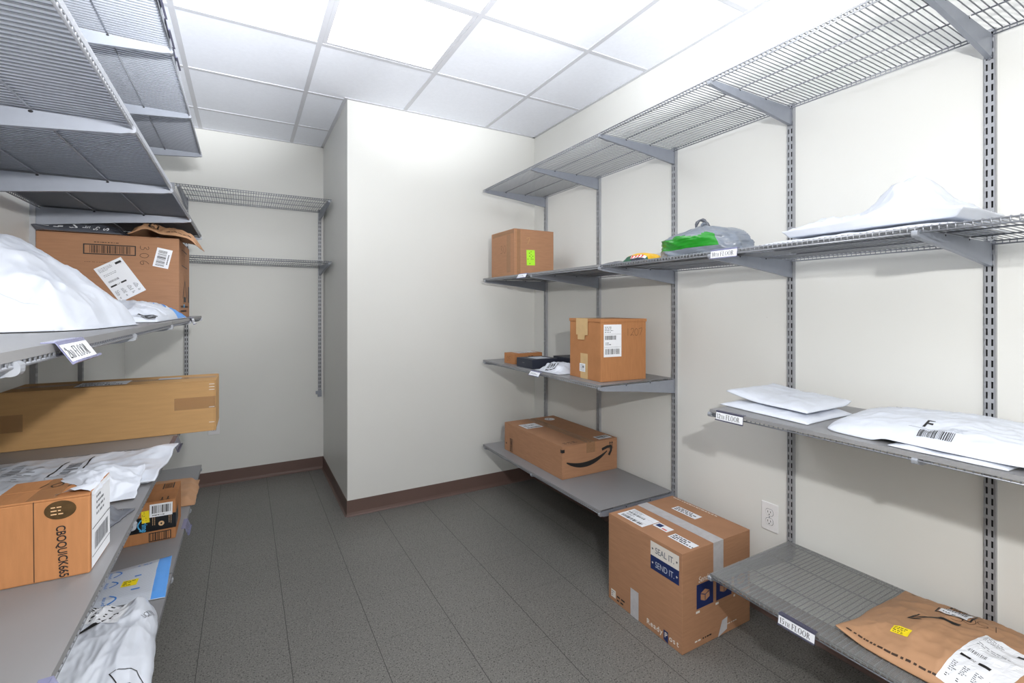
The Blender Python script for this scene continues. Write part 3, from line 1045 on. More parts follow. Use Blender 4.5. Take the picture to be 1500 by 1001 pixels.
# big brown carton on the left shelf
b = Carton('cardboard_box', 'big brown carton with printed barcode and white labels, behind the white bag', -.712, 2.514, .464, .44, .345, ZCs + SH, 0, M_KRAFT, 'x')
def pc(mb):
    F, Rt = b.front, b.right
    frame(mb, F, .146, .262, .315, .304, .004, M_INK)
    bars(mb, F, .166, .268, .300, .299, M_BROWNINK, 6, unit=.0019)
    scribble(mb, F, .18, .309, .30, .316, 1, M_BROWNINK, 3)
    scribble(mb, F, .15, .228, .345, .236, 1, M_BROWNINK, 4, thick=.15)
    frame(mb, Rt, .10, .235, .33, .31, .004, M_INK)
    quad(mb, Rt, .38, .07, .43, .15, M_INK)
    stroke(mb, Rt, [(.14, .09), (.23, .17), (.32, .09)], .014, M_INK)
    quad(mb, Rt, .18, .07, .28, .095, M_INK)
    scribble(mb, Rt, .06, .02, .4, .06, 2, M_INK, 6)
    quad(mb, Rt, .17, .045, .21, .06, M_SKY, .0012)
ink(b.body, pc)
ink(b.body, lambda mb: hand(mb, b.front.sub(.329, .306, R(-90)), '306', 0, 0, .030, M_BROWNINK, .0018, 1.05))
sticker(b.t, b.front, .371, .223, .055, .082, 'barv', R(-12), None, 'barcode_label', 5)
sticker(b.t, b.front, .263, .066, .102, .160, 'ret', R(32), None, 'shipping_label', 15)

# long tan carton, laid across the shelf
b = Carton('long_carton', 'long tan carton lying across the left shelf and jutting past its edge', -.668, 2.076, .572, .200, .187, ZD + SH, R(-.6), M_KRAFT2, 'x', gap=.002)
for q in ((b.top, .0, .075, .572, .125, M_TAPE, .0006), (b.front, .450, .085, .575, .128, M_TAPE, .0006), (b.front, -.002, .06, .055, .115, M_TAPE, .0006),):
    b.part('clear_tape', lambda mb: quad(mb, *q))
sticker(b.t, b.top, .17, .025, .14, .10, 'ship', 0, None, 'shipping_label', 21, .0012)
b.part('pale_label', lambda mb: quad(mb, b.top, .39, .09, .46, .13, M_STRIPE, .0012))
def endflap(mb):
    mb.prism([(-.1, .0), (.1, .0), (.1, .186), (-.1, .186)], .2862, .2900, M_KRAFT2)
b.part('end_flap', endflap, bevel=.001)
for z in (.172, .162, .152, .088, .032):
    b.part('staple', lambda mb: quad(mb, b.front, .555, z, .572, z + .0016, M_PAPER, .0008))

# small orange carton in the foreground
b = Carton('small_box', 'small orange brown carton stamped CBOQUICK665, on the foreground shelf', -.362, 1.0665, .132, .118, .136, ZD + SH, R(-2), M_KRAFT3, 'x', gap=.0008)
def pq(mb):
    F = b.front
    S = F.sub(.0905, .089, R(-87))
    text(mb, S, 'CBOQUICK665', 0, -.002, .017, M_INK, .087, bold=True)
    stroke(mb, F, [(.0605, .134), (.0615, .002)], .0012, M_BROWNINK)
    hand(mb, b.top.sub(.098, .078, R(165)), '101', 0, 0, .022, M_INK, .0022, .95)
ink(b.body, pq)
b.part('tan_tape', lambda mb: quad(mb, b.top, .050, .0, .088, .118, M_TAPE, .0005))
b.part('round_seal', lambda mb: (mb.poly([b.front(.094 + .0205 * math.cos(2 * math.pi * k / 30), .1155 + .0155 * math.sin(2 * math.pi * k / 30), .0008) for k in range(30)], M_BRONZE), scribble(mb, b.front, .082, .107, .106, .124, 3, M_GOLD, 3, .0013, thick=.3)))
def peel(mb):
    # pouch on the end face, its top pulled over the box edge in folds
    quad(mb, b.right, .006, .004, .113, .137, M_PAPER, .0008)
    for i, (a, bb) in enumerate(((.012, .020), (.020, .062), (.028, .066))):
        pass
    scribble(mb, b.right, .03, .085, .09, .125, 4, M_GREYINK, 4, .0014)
    quad(mb, b.right, .008, .070, .112, .0715, M_INK, .0014)
    quad(mb, b.right, .008, .022, .112, .0232, M_INK, .0014)
    bars(mb, b.right, .022, .030, .100, .060, M_GREYINK, 4, .0014, unit=.0016)
b.part('shipping_label', peel)
def folds(mb):
    G = []
    n, m = 16, 12
    for i in range(n + 1):
        row = []
        for j in range(m + 1):
            u, v = i / n, j / m
            x = .067 - u * (.050 - .02 * math.sin(v * 5))
            y = -.050 + v * .106
            z = .1365 + .0075 * math.sin(u * 3.1) + .004 * noise.noise(Vector((u * 6, v * 7, 2.)))
            if u == 0:
                x, z = .0682, .128
            row.append((x + .004 * noise.noise(Vector((v * 6, u * 3, 7.))), y, z))
        G.append(row)
    mb.grid(G, M_POLY)
b.part('label_pouch', folds, smooth=True)

# carton with the black printed tape
b = Carton('cardboard_box', 'brown carton wrapped with black printed tape, on the lowest left shelf', -.50, 2.200, .272, .215, .150, ZE + SH, R(1), M_KRAFT3, 'x', gap=.002)
def pp(mb):
    T, F = b.top, b.front
    quad(mb, T, .217, .136, .221, .205, M_INK); quad(mb, T, .250, .136, .254, .205, M_INK)
    bars(mb, T, .223, .140, .248, .200, M_BROWNINK, 4)
    for a in (.228, .246):
        stroke(mb, T, [(a, .012), (a, .04)], .004, M_INK)
        quad(mb, T, a - .006, .008, a + .006, .013, M_INK)
    frame(mb, F, .190, .003, .258, .036, .003, M_INK)
    bars(mb, F, .195, .006, .254, .033, M_BROWNINK, 6, unit=.002)
ink(b.body, pp)
def pt(mb):
    F = b.front
    quad(mb, F, .0, .042, .273, .098, M_BLACKTAPE, .0006)
    quad(mb, b.right, 0, .042, .09, .098, M_BLACKTAPE, .0006)
    S = F.sub(.174, .090, R(-90))
    text(mb, S, 'prime', .0, -.004, .024, M_SKY, .046, .0012, True)
    pts = [(.168 - .010 * math.sin(math.pi * k / 12), .090 - .04 * k / 12) for k in range(13)]
    stroke(mb, F, pts, .004, M_SKY, .0012)
    stroke(mb, F, [(.162, .050), (.170, .047), (.172, .056)], .003, M_SKY, .0012)
    for a in (.200, .206, .250, .256):
        S = F.sub(a, .092, R(-90))
        scribble(mb, S, 0, 0, .044, .004, 1, M_GOLD, int(a * 300), .0012)
    mb.poly([F(.228 + .009 * math.cos(2 * math.pi * k / 20), .066 + .009 * math.sin(2 * math.pi * k / 20), .0011) for k in range(20)], M_GOLD)
    mb.poly([F(.228, .061, .0017), F(.232, .067, .0017), F(.228, .070, .0017), F(.224, .067, .0017)], M_BLACKTAPE)
b.part('black_tape', pt)
sticker(b.t, b.front, .192, .094, .070, .048, 'bar', R(-1), None, 'barcode_label', 9, .0014)
sticker(b.t, b.front, .170, .077, .023, .044, 'lines', R(3), M_YELLOW, 'yellow_sticker', 3, .0020)

# ------------------------------------------------------------------ soft parcels
def sstep(t):
    t = max(0., min(1., t))
    return t * t * (3 - 2 * t)

def crease(p, seed):
    x, y = p
    wx = .6 * noise.noise(Vector((x * .6 + seed, y * .6, 3.)))
    a = abs(noise.noise(Vector((x + seed + wx, y - seed, seed * .7))))
    b2 = abs(noise.noise(Vector((x * 2.1 - seed, y * 2.2 + wx, 4.1 + seed))))
    c = abs(noise.noise(Vector((x * 4.6, y * 4.9 + seed, 9.3))))
    return .62 * (1 - 3.2 * a ** .8) + .30 * (1 - 3.0 * b2 ** .8) + .16 * (1 - 3 * c)

class Mailer:
    def __init__(s, name, label, P, z, T, mat, wr=.004, seed=1., freq=14., n=(40, 32), edge=.25, cat='mailer', group=None, lift=None, matf=None, under=.0012, edgew=.004, body='mailer_body', stretch=(1, 1), pw=None, rc=.0, flatbot=False, botlift=None):
        P = [Vector((p[0], p[1], p[2] if len(p) > 2 else 0.)) for p in P]
        cen = sum(P, Vector()) / 4
        s.t = thing(name, label, cat, (cen.x, cen.y, z), 0, group)
        o = Vector((cen.x, cen.y, 0))
        P = [p - o for p in P]
        s.W = ((P[1] - P[0]).length + (P[2] - P[3]).length) / 2
        s.H = ((P[3] - P[0]).length + (P[2] - P[1]).length) / 2
        def base(u, v):
            q = P[0] * (1 - u) * (1 - v) + P[1] * u * (1 - v) + P[2] * u * v + P[3] * (1 - u) * v
            cc = (abs(2 * u - 1) * abs(2 * v - 1)) ** 5
            q = q * (1 - rc * cc)
            k = edgew
            q = q + Vector((k * noise.noise(Vector((u * 3, v * 7, seed))), k * noise.noise(Vector((u * 7, v * 3, seed + 5))), 0))
            return q
        def prof(t):
            if pw:
                return max(0., 1 - abs(2 * t - 1) ** pw[0]) ** pw[1]
            return sstep(min(t, 1 - t) / edge)
        def up(u, v):
            e = min(1., min(u, 1 - u, v, 1 - v) / .08)
            b = prof(u) * prof(v)
            q = base(u, v)
            f = freq
            h = T * b + wr * crease((q.x * f * stretch[0], q.y * f * stretch[1]), seed) * (.25 + .75 * e)
            return max(.0022, h + .0022)
        s.liftf = lift or (lambda u, v: Vector((0, 0, 0)))
        def top(u, v):
            q = base(u, v) + s.liftf(u, v)
            return Vector((q.x, q.y, max(q.z + under + up(u, v), bot(u, v).z + .0015)))
        def bot(u, v):
            q = base(u, v)
            e = min(1., min(u, 1 - u, v, 1 - v) / .04)
            q = q + (Vector((0, 0, botlift(u, v))) if botlift else s.liftf(u, v) * ((1 - e) if flatbot else 1))
            return Vector((q.x, q.y, q.z + under))
        nu, nv = n
        mb = MB()
        mb.grid([[top(i / nu, j / nv) for j in range(nv + 1)] for i in range(nu + 1)], mat, matf=(lambda a, b: matf((a + .5) / nu, (b + .5) / nv)) if matf else None)
        mb.grid([[bot(i / nu, j / nv) for j in range(nv + 1)] for i in range(nu + 1)], mat, flip=True)
        rim = [(i / nu, 0.) for i in range(nu)] + [(1., j / nv) for j in range(nv)] + [(1 - i / nu, 1.) for i in range(nu)] + [(0., 1 - j / nv) for j in range(nv)]
        rim.append(rim[0])
        mb.grid([[bot(*r), top(*r)] for r in rim], mat, flip=True)
        s.body = mb.build(body, s.t, smooth=True, fixn=True)
        W, Hh = s.W, s.H
        def fn(a, b, l):
            u, v = a / W, b / Hh
            p = top(u, v)
            e = .004
            du = top(u + e, v) - top(u - e, v)
            dv = top(u, v + e) - top(u, v - e)
            nn = du.cross(dv)
            nn = nn.normalized() if nn.length > 1e-12 else Vector((0, 0, 1))
            return p + nn * l
        s.S = Surf(fn, .006)
        s.top = top
    def part(s, name, fn, **k):
        mb = MB()
        fn(mb)
        return mb.build(name, s.t, **k)

# --- right wall, eye-height shelf
zt = ZS + .0006
m = Mailer('poly_mailer', 'flat white mailer lying on the eye height shelf under the crumpled one',
           [(1.50, .98), (1.50, .47), (1.83, .46), (1.83, 1.02)], zt, .011, M_POLY, .004, 3.3, 12, pw=(5, .5))
def lift5(u, v):
    # one corner stands up in a peak, the middle is domed
    pk = math.exp(-((u - .70) / .16) ** 2 - ((v - .35) / .30) ** 2)
    mid = math.exp(-((u - .35) / .30) ** 2 - ((v - .5) / .4) ** 2)
    return Vector((0, 0, .098 * pk ** .8 + .020 * mid + .016))
m = Mailer('poly_mailer', 'crumpled white mailer with a raised peaked corner on the eye height shelf',
           [(1.505, .90), (1.505, .46), (1.80, .45), (1.80, .92)], zt + .018, .016, M_POLY, .014, 8.1, 12, (90, 80), lift=lift5, flatbot=True)
m = Mailer('snack_pouch', 'small yellow and green printed pouch beside the grey green bag', [(1.515, 1.655), (1.51, 1.500), (1.62, 1.49), (1.64, 1.66)], zt + .001, .036, M_CHIPG, .004, 2.2, 20, (40, 60), pw=(3, .6),
           matf=lambda u, v: M_CHIPY if v > .13 else (M_PAPER if .035 < v < .11 and .35 < u < .95 else (M_NAVYBOX if v < .03 and u > .4 else M_CHIPG)), cat='pouch', body='pouch_body')
def chips(mb):
    for k in range(4):
        a = m.W * (.42 + .13 * k)
        stroke(mb, m.S, [(a - .008, m.H * .105), (a + .004, m.H * .075), (a - .008, m.H * .042)], .005, M_RED, .0014)
ink(m.body, chips)
m = Mailer('poly_mailer', 'dark thin mailer lying flat between the lime stickered carton and the pouch', [(1.50, 1.80), (1.50, 1.66), (1.66, 1.66), (1.66, 1.82)], zt + .001, .011, M_DKPOLY, .002, 6.2, 14, (20, 18))

# grey and green carrier bag, knotted handles on top
t = thing('carrier_bag', 'grey plastic carrier bag with a green band and knotted handles', 'bag', (1.625, 1.282, zt))
def bag(mb):
    nu, nv = 72, 40
    G = []
    for i in range(nu + 1):
        an = 2 * math.pi * i / nu
        row = []
        for j in range(nv + 1):
            v = j / nv
            h = v
            rad = (1 - max(0, (v - .55) / .45) ** 2.2) ** .5 if v > .55 else 1 - .10 * (1 - v / .55) ** 3
            ex = .72
            ca, sa = math.cos(an), math.sin(an)
            px = math.copysign(abs(ca) ** ex, ca) * .115 * rad
            py = math.copysign(abs(sa) ** ex, sa) * .195 * (rad * .72 + .28 * (1 - v))
            z = .118 * v
            cr = crease((an * 1.6 + 1.2 * v, v * 2.2 + .8 * math.sin(an * 2)), 4.4)
            k = 1 + .085 * cr
            row.append((px * k, py * k + .014 * v, max(0.001, z * (1 + .16 * noise.noise(Vector((px * 13, py * 11, 1.3)))) + .004 * cr * v)))
        G.append(row)
    def mf(a, b2):
        an = 2 * math.pi * (a + .5) / nu
        v = (b2 + .5) / nv
        near = math.cos(an) < -.02           # the side facing the room
        sy = math.sin(an)
        if .26 < v < .68 + .05 * math.sin(an * 9) and near and sy > -.62:
            return M_GREEN
        return M_GRPOLY
    mb.grid(G, M_GRPOLY, matf=mf)
    mb.poly([G[i][0] for i in range(nu)][::-1], M_GRPOLY)
mb = MB()
bag(mb)
mb.build('bag_body', t, smooth=True, fixn=True)
mb = MB()
pts = [(.0 + .004 * math.sin(k), .016 - .030 * math.cos(k * .55 + .3), .112 + .042 * math.sin(k * .55)) for k in [i * .5 for i in range(13)]]
mb.tube(pts, [.006 + .002 * math.sin(i * 1.7) for i in range(13)], M_DKPOLY, 8)
pts = [(.008, .012 + .014 * math.cos(k), .128 + .012 * math.sin(k)) for k in [i * .6 for i in range(11)]]
mb.tube(pts, .0075, M_GRPOLY, 8)
mb.build('knotted_handle', t, smooth=True)
# --- right wall, mid corner shelf
m = Mailer('poly_mailer', 'white crumpled mailer squeezed between the navy box and the large carton', [(1.485, 2.355), (1.485, 2.115), (1.68, 2.10), (1.66, 2.36)], ZM + SH, .042, M_POLY, .010, 5.5, 19, (40, 32), edge=.32)
def mk(mb):
    S = m.S.sub(m.W * .40, m.H * .05, .25)
    frame(mb, S, 0, 0, .070, .042, .004, M_INK, .0008)
    bars(mb, S, .008, .008, .063, .036, M_INK, 3, .0008, unit=.003)
ink(m.body, mk)

# --- right wall, 12th floor shelf
m1 = Mailer('poly_mailer', 'lower of two flat white mailers stacked at the shelf end tagged 12th floor', [(1.555, 1.165), (1.515, .828), (1.80, .835), (1.83, 1.13)], Z12 + SH, .018, M_POLY, .003, 2.7, 11, (44, 40), pw=(4, .5))
def lift12(u, v):
    return Vector((0, 0, .004 + .018 * max(0, 1 - u * 2.2) ** 1.5 + .012 * max(0, (v - .75) / .25) ** 2))
m2 = Mailer('poly_mailer', 'upper of two flat white mailers stacked at the shelf end tagged 12th floor', [(1.605, 1.175), (1.555, .850), (1.83, .850), (1.86, 1.15)], Z12 + SH + .0225, .020, M_POLY, .004, 7.9, 11, (44, 40), lift=lift12, pw=(4, .5))
m = Mailer('poly_mailer', 'thin white mailer poking out beneath the large one marked F', [(1.474, .60), (1.474, .375), (1.66, .36), (1.66, .60)], Z12 + SH, .008, M_POLY, .003, 4.3, 11, (34, 30), pw=(4, .5))
def liftF(u, v):
    return Vector((0, 0, .009 * sstep((u - .35) / .25) * (1 - .3 * v)))
m = Mailer('poly_mailer', 'large white mailer marked with a black F and barcode, on the 12th floor shelf',
           [(1.500, .785), (1.478, .318), (1.90, .325), (1.915, .815)], Z12 + SH, .054, M_POLY, .006, 1.4, 11, (90, 74), lift=liftF, pw=(2.8, .62), rc=.08, botlift=lambda u, v: .0115 * sstep((u - .28) / .1) * sstep((.62 - v) / .15))
def pF(mb):
    S = m.S
    text(mb, S, 'F', m.W * .492, m.H * .150, .058, M_INK, .021, .001, True)
    bars(mb, S, m.W * .50, m.H * .045, m.W * .66, m.H * .115, M_INK, 12, .001, unit=.0011)
    quad(mb, S, m.W * .44, m.H * .128, m.W * .62, m.H * .131, M_GREYINK, .001)
    scribble(mb, S, m.W * .62, m.H * .13, m.W * .72, m.H * .20, 3, M_STRIPE, 5, .001)
    scribble(mb, S, m.W * .22, m.H * .66, m.W * .32, m.H * .70, 1, M_GREYINK, 9, .001, thick=.3)
ink(m.body, pF)

# --- right wall, 15th floor shelf: padded paper mailer
def lift15(u, v):
    return Vector((0, 0, .016 * max(0, 1 - u / .16) ** 2 * max(0, 1 - v / .3) + .004))
m = Mailer('paper_mailer', 'brown paper mailer with a black curved arrow and white label, on the 15th floor shelf',
           [(1.512, .745), (1.500, .16), (1.935, .14), (1.930, .735)], Z15 + SH, .074, M_KRAFTP, .0055, 3.9, 12, (110, 84), lift=lift15, edgew=.008, pw=(2.2, .75))
def p15(mb):
    S = m.S
    W, Hh = m.W, m.H
    A = [(.200, .395), (.225, .430), (.255, .470), (.285, .492), (.315, .503), (.350, .500)]
    A = [(W * a, Hh * q) for a, q in A]
    stroke(mb, S, A, lambda t: .004 + .012 * t, M_INK, .001)
    stroke(mb, S, [(W * .212, Hh * .462), (W * .192, Hh * .378), (W * .240, Hh * .398)], .005, M_INK, .0011)
    frame(mb, S, W * .228, Hh * .80, W * .345, Hh * .915, .004, M_INK, .001)
    bars(mb, S, W * .240, Hh * .82, W * .335, Hh * .895, M_BROWNINK, 3, .001, unit=.0018)
    frame(mb, S, W * .228, Hh * .60, W * .368, Hh * .735, .004, M_INK, .001)
    scribble(mb, S, W * .05, Hh * .93, W * .12, Hh * .97, 1, M_BROWNINK, 3, .001)
    hand(mb, S.sub(W * .455, Hh * .69, R(192)), '1505', 0, 0, .040, M_BROWNINK, .0016, .62)
    Q2 = S.sub(W * .03, Hh * .025, 0)
    scribble(mb, Q2, 0, 0, W * .80, .010, 1, M_BROWNINK, 17, .001, thick=.5)
ink(m.body, p15)
sticker(m.t, m.S, m.W * .240, m.H * .615, .066, .058, 'bar', R(-2), None, 'barcode_label', 4, .0016)
sticker(m.t, m.S, m.W * .183, m.H * .170, .042, .029, 'small', R(0), M_YELLOW, 'yellow_sticker', 6, .0014)
sticker(m.t, m.S, m.W * .386, m.H * .030, .108, .205, 'ret', R(-9), None, 'shipping_label', 33, .0016)

# --- left wall: stuffed white bag
def bagbot(u, v):
    return 0.
def liftb(u, v):
    return Vector((0, 0, bagbot(u, v) * (1 - .25 * math.sin(math.pi * v)) - .060 * sstep((u - .50) / .40) * math.sin(math.pi * v)))
m = Mailer('poly_mailer', 'big stuffed glossy white bag on the left shelf in front of the brown carton',
           [(-.70, 1.100), (-.272, 1.150), (-.226, 1.60), (-.70, 1.76)], ZCs + SH, .196, M_POLY, .011, 6.6, 6.0, (130, 110), lift=liftb, botlift=bagbot, cat='mailer', stretch=(1.9, .75), pw=(2.4, .62), rc=.12)
def seamb(mb):
    pts = [(m.W * (.06 + .84 * k / 30), m.H * .05) for k in range(31)]
    stroke(mb, m.S, pts, .0014, M_STRIPE, .0006)
ink(m.body, seamb)
m = Mailer('poly_mailer', 'white mailer with a bright blue end, between white bag and brown carton',
           [(-.50, 1.70), (-.226, 1.75), (-.216, 2.46), (-.50, 2.47)], ZCs + SH, .058, M_POLY, .012, 2.9, 15, (60, 60), pw=(2.4, .6),
           matf=lambda u, v: M_BLUEP if v + .25 * (u - .9) > .64 and u > .35 else M_POLY)
def pb(mb):
    bars(mb, m.S, m.W * .80, m.H * .03, m.W * .97, m.H * .10, M_INK, 8, .001, unit=.0035, vertical=False)
    scribble(mb, m.S, m.W * .74, m.H * .52, m.W * .90, m.H * .64, 3, M_BLUEINK, 5, .001)
    stroke(mb, m.S, [(m.W * .80, m.H * .34), (m.W * .88, m.H * .36), (m.W * .90, m.H * .40)], .003, M_INK, .001)
ink(m.body, pb)
# charcoal and kraft mailers on the brown carton
ztop = ZCs + SH + .3455
def liftd(u, v):
    return Vector((0, 0, .016 * sstep((.22 - u) / .22) - .026 * math.exp(-((v - .125) / .05) ** 2) * sstep((.9 - u) / .5) * sstep(u / .12)))
m = Mailer('poly_mailer', 'shiny charcoal mailer with white lettering, lying on top of the big brown carton',
           [(-.716, 2.478), (-.440, 2.490), (-.43, 2.78), (-.712, 2.80)], ztop, .044, M_DKPOLY, .006, 5.1, 15, (70, 50), lift=liftd, flatbot=True, pw=(3.2, .75), rc=.04)
def pd(mb):
    for x, tx, y, s in ((.30, 'NOI', .02, .028), (.46, 'GSVE', .02, .028), (.60, 'LYE', .03, .026), (.72, 'SED', .015, .026), (.84, 'S', .02, .030), (.15, 'ON', .05, .030)):
        S = m.S.sub(m.W * x, m.H * y, R(90))
        text(mb, S, tx, .0, 0, s * .8, M_PAPER, len(tx) * s * .60, .0012, True)
ink(m.body, pd)
def liftk(u, v):
    return Vector((0, 0, .030 * math.exp(-((u - .25) / .18) ** 2) + .010 * math.exp(-((u - .62) / .2) ** 2) - .030 * max(0, (u - .80) / .2) ** 2))
m = Mailer('paper_mailer', 'crinkled brown paper mailer drooping off the top of the big brown carton',
           [(-.424, 2.505), (-.185, 2.510), (-.170, 2.76), (-.418, 2.78)], ztop + .001, .034, M_KRAFTP, .010, 7.2, 19, (60, 46), lift=liftk, under=.0012, pw=(3, .6))
ink(m.body, lambda mb: (frame(mb, m.S, m.W * .28, m.H * .06, m.W * .42, m.H * .22, .006, M_INK, .001), scribble(mb, m.S, m.W * .30, m.H * .08, m.W * .40, m.H * .20, 3, M_INK, 4, .001), scribble(mb, m.S, m.W * .55, m.H * .02, m.W * .95, m.H * .06, 1, M_BROWNINK, 6, .001)))

# --- foreground shelf: white mailers and a charcoal one
def liftm(u, v):
    return Vector((0, 0, .016 * sstep((u - .80) / .12) * (.6 + .4 * math.sin(9 * v))))
m = Mailer('poly_mailer', 'wide white printed mailer spread behind the small orange carton',
           [(-.690, 1.560), (-.200, 1.505), (-.186, 1.870), (-.650, 1.905)], ZD + SH, .014, M_POLY, .007, 4.9, 8.5, (84, 54), edge=.2, lift=liftm, flatbot=True)
def pw(mb):
    S, W, Hh = m.S, m.W, m.H
    for a in (.49, .605):
        stroke(mb, S, [(W * a, Hh * .30), (W * a, Hh * .72)], .004, M_INK, .001)
    bars(mb, S, W * .52, Hh * .36, W * .58, Hh * .66, M_GREYINK, 3, .001, vertical=False, unit=.0035)
    text(mb, S.sub(W * .235, Hh * .28, R(90)), 'F', 0, 0, .036, M_INK, .022, .001, True)
    bars(mb, S, W * .26, Hh * .44, W * .31, Hh * .70, M_GREYINK, 5, .001, vertical=False, unit=.0025)
    scribble(mb, S, W * .16, Hh * .35, W * .24, Hh * .80, 8, M_STRIPE, 5, .001)
    scribble(mb, S, W * .33, Hh * .30, W * .44, Hh * .62, 7, M_GREYINK, 9, .001, thick=.2)
    scribble(mb, S, W * .72, Hh * .86, W * .86, Hh * .92, 1, M_GREYINK, 9, .001, thick=.3)
ink(m.body, pw)
m = Mailer('poly_mailer', 'crumpled white mailer sagging over the charcoal mailer on the foreground shelf',
           [(-.400, 1.392, .004), (-.222, 1.412, .004), (-.228, 1.575, .036), (-.43, 1.590, .030)], ZD + SH, .034, M_POLY, .009, 9.4, 16, (46, 40), edge=.4)
m = Mailer('poly_mailer', 'shiny charcoal mailer lying behind the small orange carton',
           [(-.40, 1.220), (-.240, 1.250), (-.214, 1.345), (-.40, 1.390)], ZD + SH, .034, M_DKPOLY, .006, 3.1, 22, (34, 28), edge=.3)

# --- lowest left shelf
m = Mailer('paper_mailer', 'plain brown padded mailer lying flat behind the carton with black tape', [(-.50, 2.545), (-.192, 2.530), (-.196, 2.880), (-.48, 2.94)], ZE + SH, .024, M_KRAFTP, .003, 5.7, 9, (36, 36), edge=.12)
m = Mailer('poly_mailer', 'striped white mailer with a blue end and yellow sticker on the lowest left shelf',
           [(-.455, 1.802), (-.208, 1.762), (-.222, 2.045), (-.455, 2.000)], ZE + SH, .006, M_POLY, .001, 2.1, 8, (60, 40), edge=.15,
           matf=lambda u, v: M_BLUEP if u > .855 else M_POLY, edgew=.001)
def ps(mb):
    S, W, Hh = m.S, m.W, m.H
    for k in range(40):
        v = (k + .5) / 40
        quad(mb, S, 0.004, Hh * v, W * .84, Hh * (v + .006), M_STRIPE, .0006)
    for i, (a, bb) in enumerate(((.38, .80), (.38, .52), (.42, .12))):
        pts = [(W * a + .018 * math.sin(math.pi * k / 10), Hh * bb - .020 + .04 * k / 10) for k in range(11)]
        stroke(mb, S, pts, .0045, M_BLUEINK, .001)
        text(mb, S.sub(W * (a - .03), Hh * bb - .022, R(90)), 'prime', 0, 0, .014, M_BLUEINK, .040, .001)
    for bb in (.86, .58, .24):
        scribble(mb, S, W * .62, Hh * bb, W * .82, Hh * (bb + .07), 1, M_BLUEINK, int(bb * 100), .001)
    scribble(mb, S, W * .04, Hh * .45, W * .30, Hh * .92, 5, M_INK, 8, .001)
ink(m.body, ps)
sticker(m.t, m.S, m.W * .50, m.H * .38, .040, .038, 'small', R(-3), M_YELLOW, 'yellow_sticker', 2, .0014)
def liftw(u, v):
    return Vector((0, 0, .03 * math.exp(-((u - .80) / .12) ** 2 - ((v - .9) / .2) ** 2)))
m = Mailer('poly_mailer', 'crumpled white mailer with shipping label overhanging the lowest left shelf',
           [(-.47, 1.285), (-.180, 1.295), (-.215, 1.700), (-.44, 1.785)], ZE + SH, .066, M_POLY, .011, 1.9, 8, (90, 84), pw=(2.6, .6), lift=liftw, rc=.06, stretch=(1.7, .7))
def pl(mb):
    S, W, Hh = m.S, m.W, m.H
    mb.poly([S(W * .34, Hh * .50, .003), S(W * .56, Hh * .66, .006), S(W * .46, Hh * .64, .003)], M_INK)
    text(mb, S.sub(W * .90, Hh * .68, R(72)), 'LICKTER', 0, 0, .016, M_GREYINK, .06, .001)
    frame(mb, S.sub(W * .78, Hh * .10, .4), 0, 0, .05, .04, .002, M_INK, .001)
    scribble(mb, S, W * .90, Hh * .38, W * .97, Hh * .42, 1, M_INK, 3, .001)
ink(m.body, pl)
sticker(m.t, m.S, m.W * .26, m.H * .66, .112, .130, 'lines', R(-10), None, 'shipping_label', 19, .0016)

# ------------------------------------------------------------------ light, camera, view
def light(name, kind, loc, energy, col=(1, 1, 1), **k):
    l = bpy.data.lights.new(name, kind)
    l.energy = energy
    l.color = col
    for a, v in k.items():
        setattr(l, a, v)
    o = bpy.data.objects.new(name, l)
    COL.objects.link(o)
    o.location = loc
    return o
# light with a head turned along az (degrees from +Y towards +X) and el
def head(name, loc, energy, az, el, cone, blend, size, col=(1, 1, 1)):
    o = light(name, 'SPOT', loc, energy, col, shadow_soft_size=size, spot_size=R(cone), spot_blend=blend)
    d = Vector((math.sin(R(az)) * math.cos(R(el)), math.cos(R(az)) * math.cos(R(el)), math.sin(R(el))))
    o.rotation_euler = d.to_track_quat('-Z', 'Y').to_euler()
    return o
LW = dict(A=6.5, B=68., C=4., S1=680., S2=450., S3=330., R1=78., R2=34.)
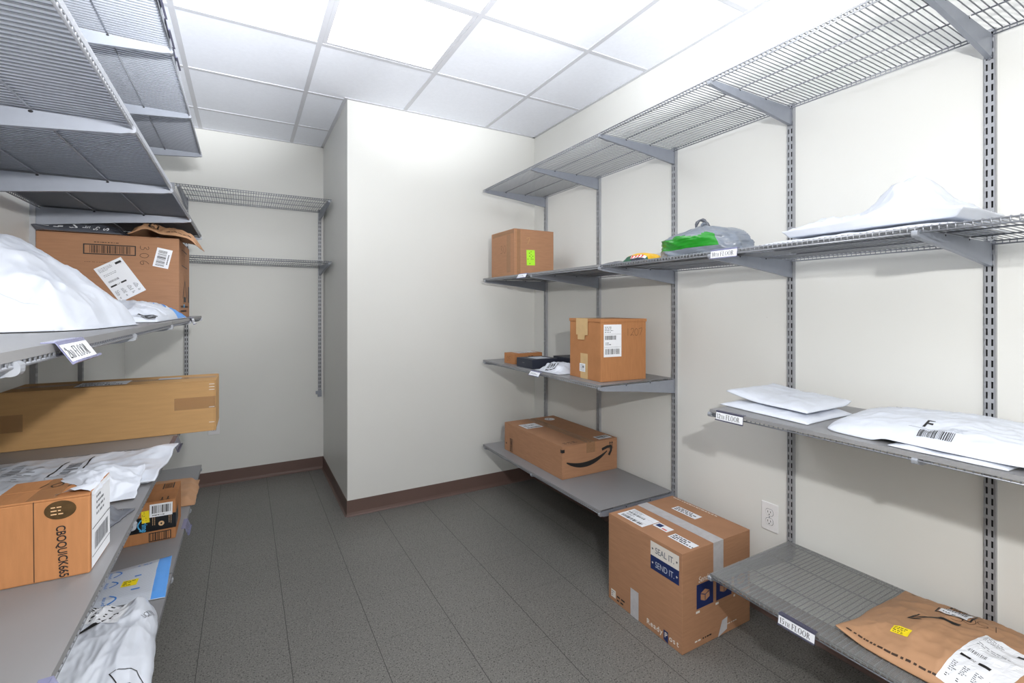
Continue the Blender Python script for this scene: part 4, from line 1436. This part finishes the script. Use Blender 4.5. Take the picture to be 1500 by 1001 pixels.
#LWOVERRIDE
M_LAMP.node_tree.nodes['Principled BSDF'].inputs['Emission Strength'].default_value = LW['A']
# the photographer's flash, held just above the camera, and one head bounced off the white ceiling
light('camera_flash', 'POINT', (.27, -.15, 1.66), LW['B'], (1, .99, .975), shadow_soft_size=.022)
head('bounce_flash', (.15, -.25, 1.60), LW['C'], 30, 78, 150, .6, .12)
head('recess_fill', (.20, -.20, 1.62), LW['R1'], -9, 5, 36, 1., .03)  # added fill spot, lifts the recess wall and the left shelves
head('corner_fill', (.27, -.15, 1.66), LW['R2'], 29, 1, 34, 1., .022)  # added fill spot, brightens the far right corner
head('ceiling_fill', (.05, -.20, 1.62), LW['S1'], -6, 24, 34, .95, .06, (.95, .975, 1))  # this and the next two are spots added to brighten the ceiling
head('ceiling_fill', (.10, -.20, 1.62), LW['S2'], 18, 25, 34, .95, .06, (.95, .975, 1))
head('ceiling_fill', (.15, -.20, 1.62), LW['S3'], 42, 30, 40, .95, .06, (.95, .975, 1))

w = bpy.data.worlds.new('world')
w.use_nodes = True
w.node_tree.nodes['Background'].inputs['Color'].default_value = (.8, .85, .9, 1)
w.node_tree.nodes['Background'].inputs['Strength'].default_value = .3
SC.world = w

F_PX, HY, VX, CXP, CAMZ = 694.324, 451.265, 357.892, 750., 1.3285
cam = bpy.data.cameras.new('camera')
cam.sensor_fit = 'HORIZONTAL'
cam.sensor_width = 36
cam.lens = F_PX / 1500 * 36
cam.shift_y = -(500.5 - HY) / 1500
cam.clip_start = .02
co = bpy.data.objects.new('camera', cam)
COL.objects.link(co)
co.location = (0, 0, CAMZ)
co.rotation_euler = (R(90), 0, -math.atan2(CXP - VX, F_PX))
SC.camera = co

SC.view_settings.view_transform = 'Standard'
SC.view_settings.look = 'None'
SC.view_settings.gamma = 1
SC.view_settings.use_curve_mapping = False
SC.view_settings.exposure = .20
SC.cycles.max_bounces = 10
SC.cycles.diffuse_bounces = 6
SC.cycles.transparent_max_bounces = 24
SC.cycles.use_denoising = True
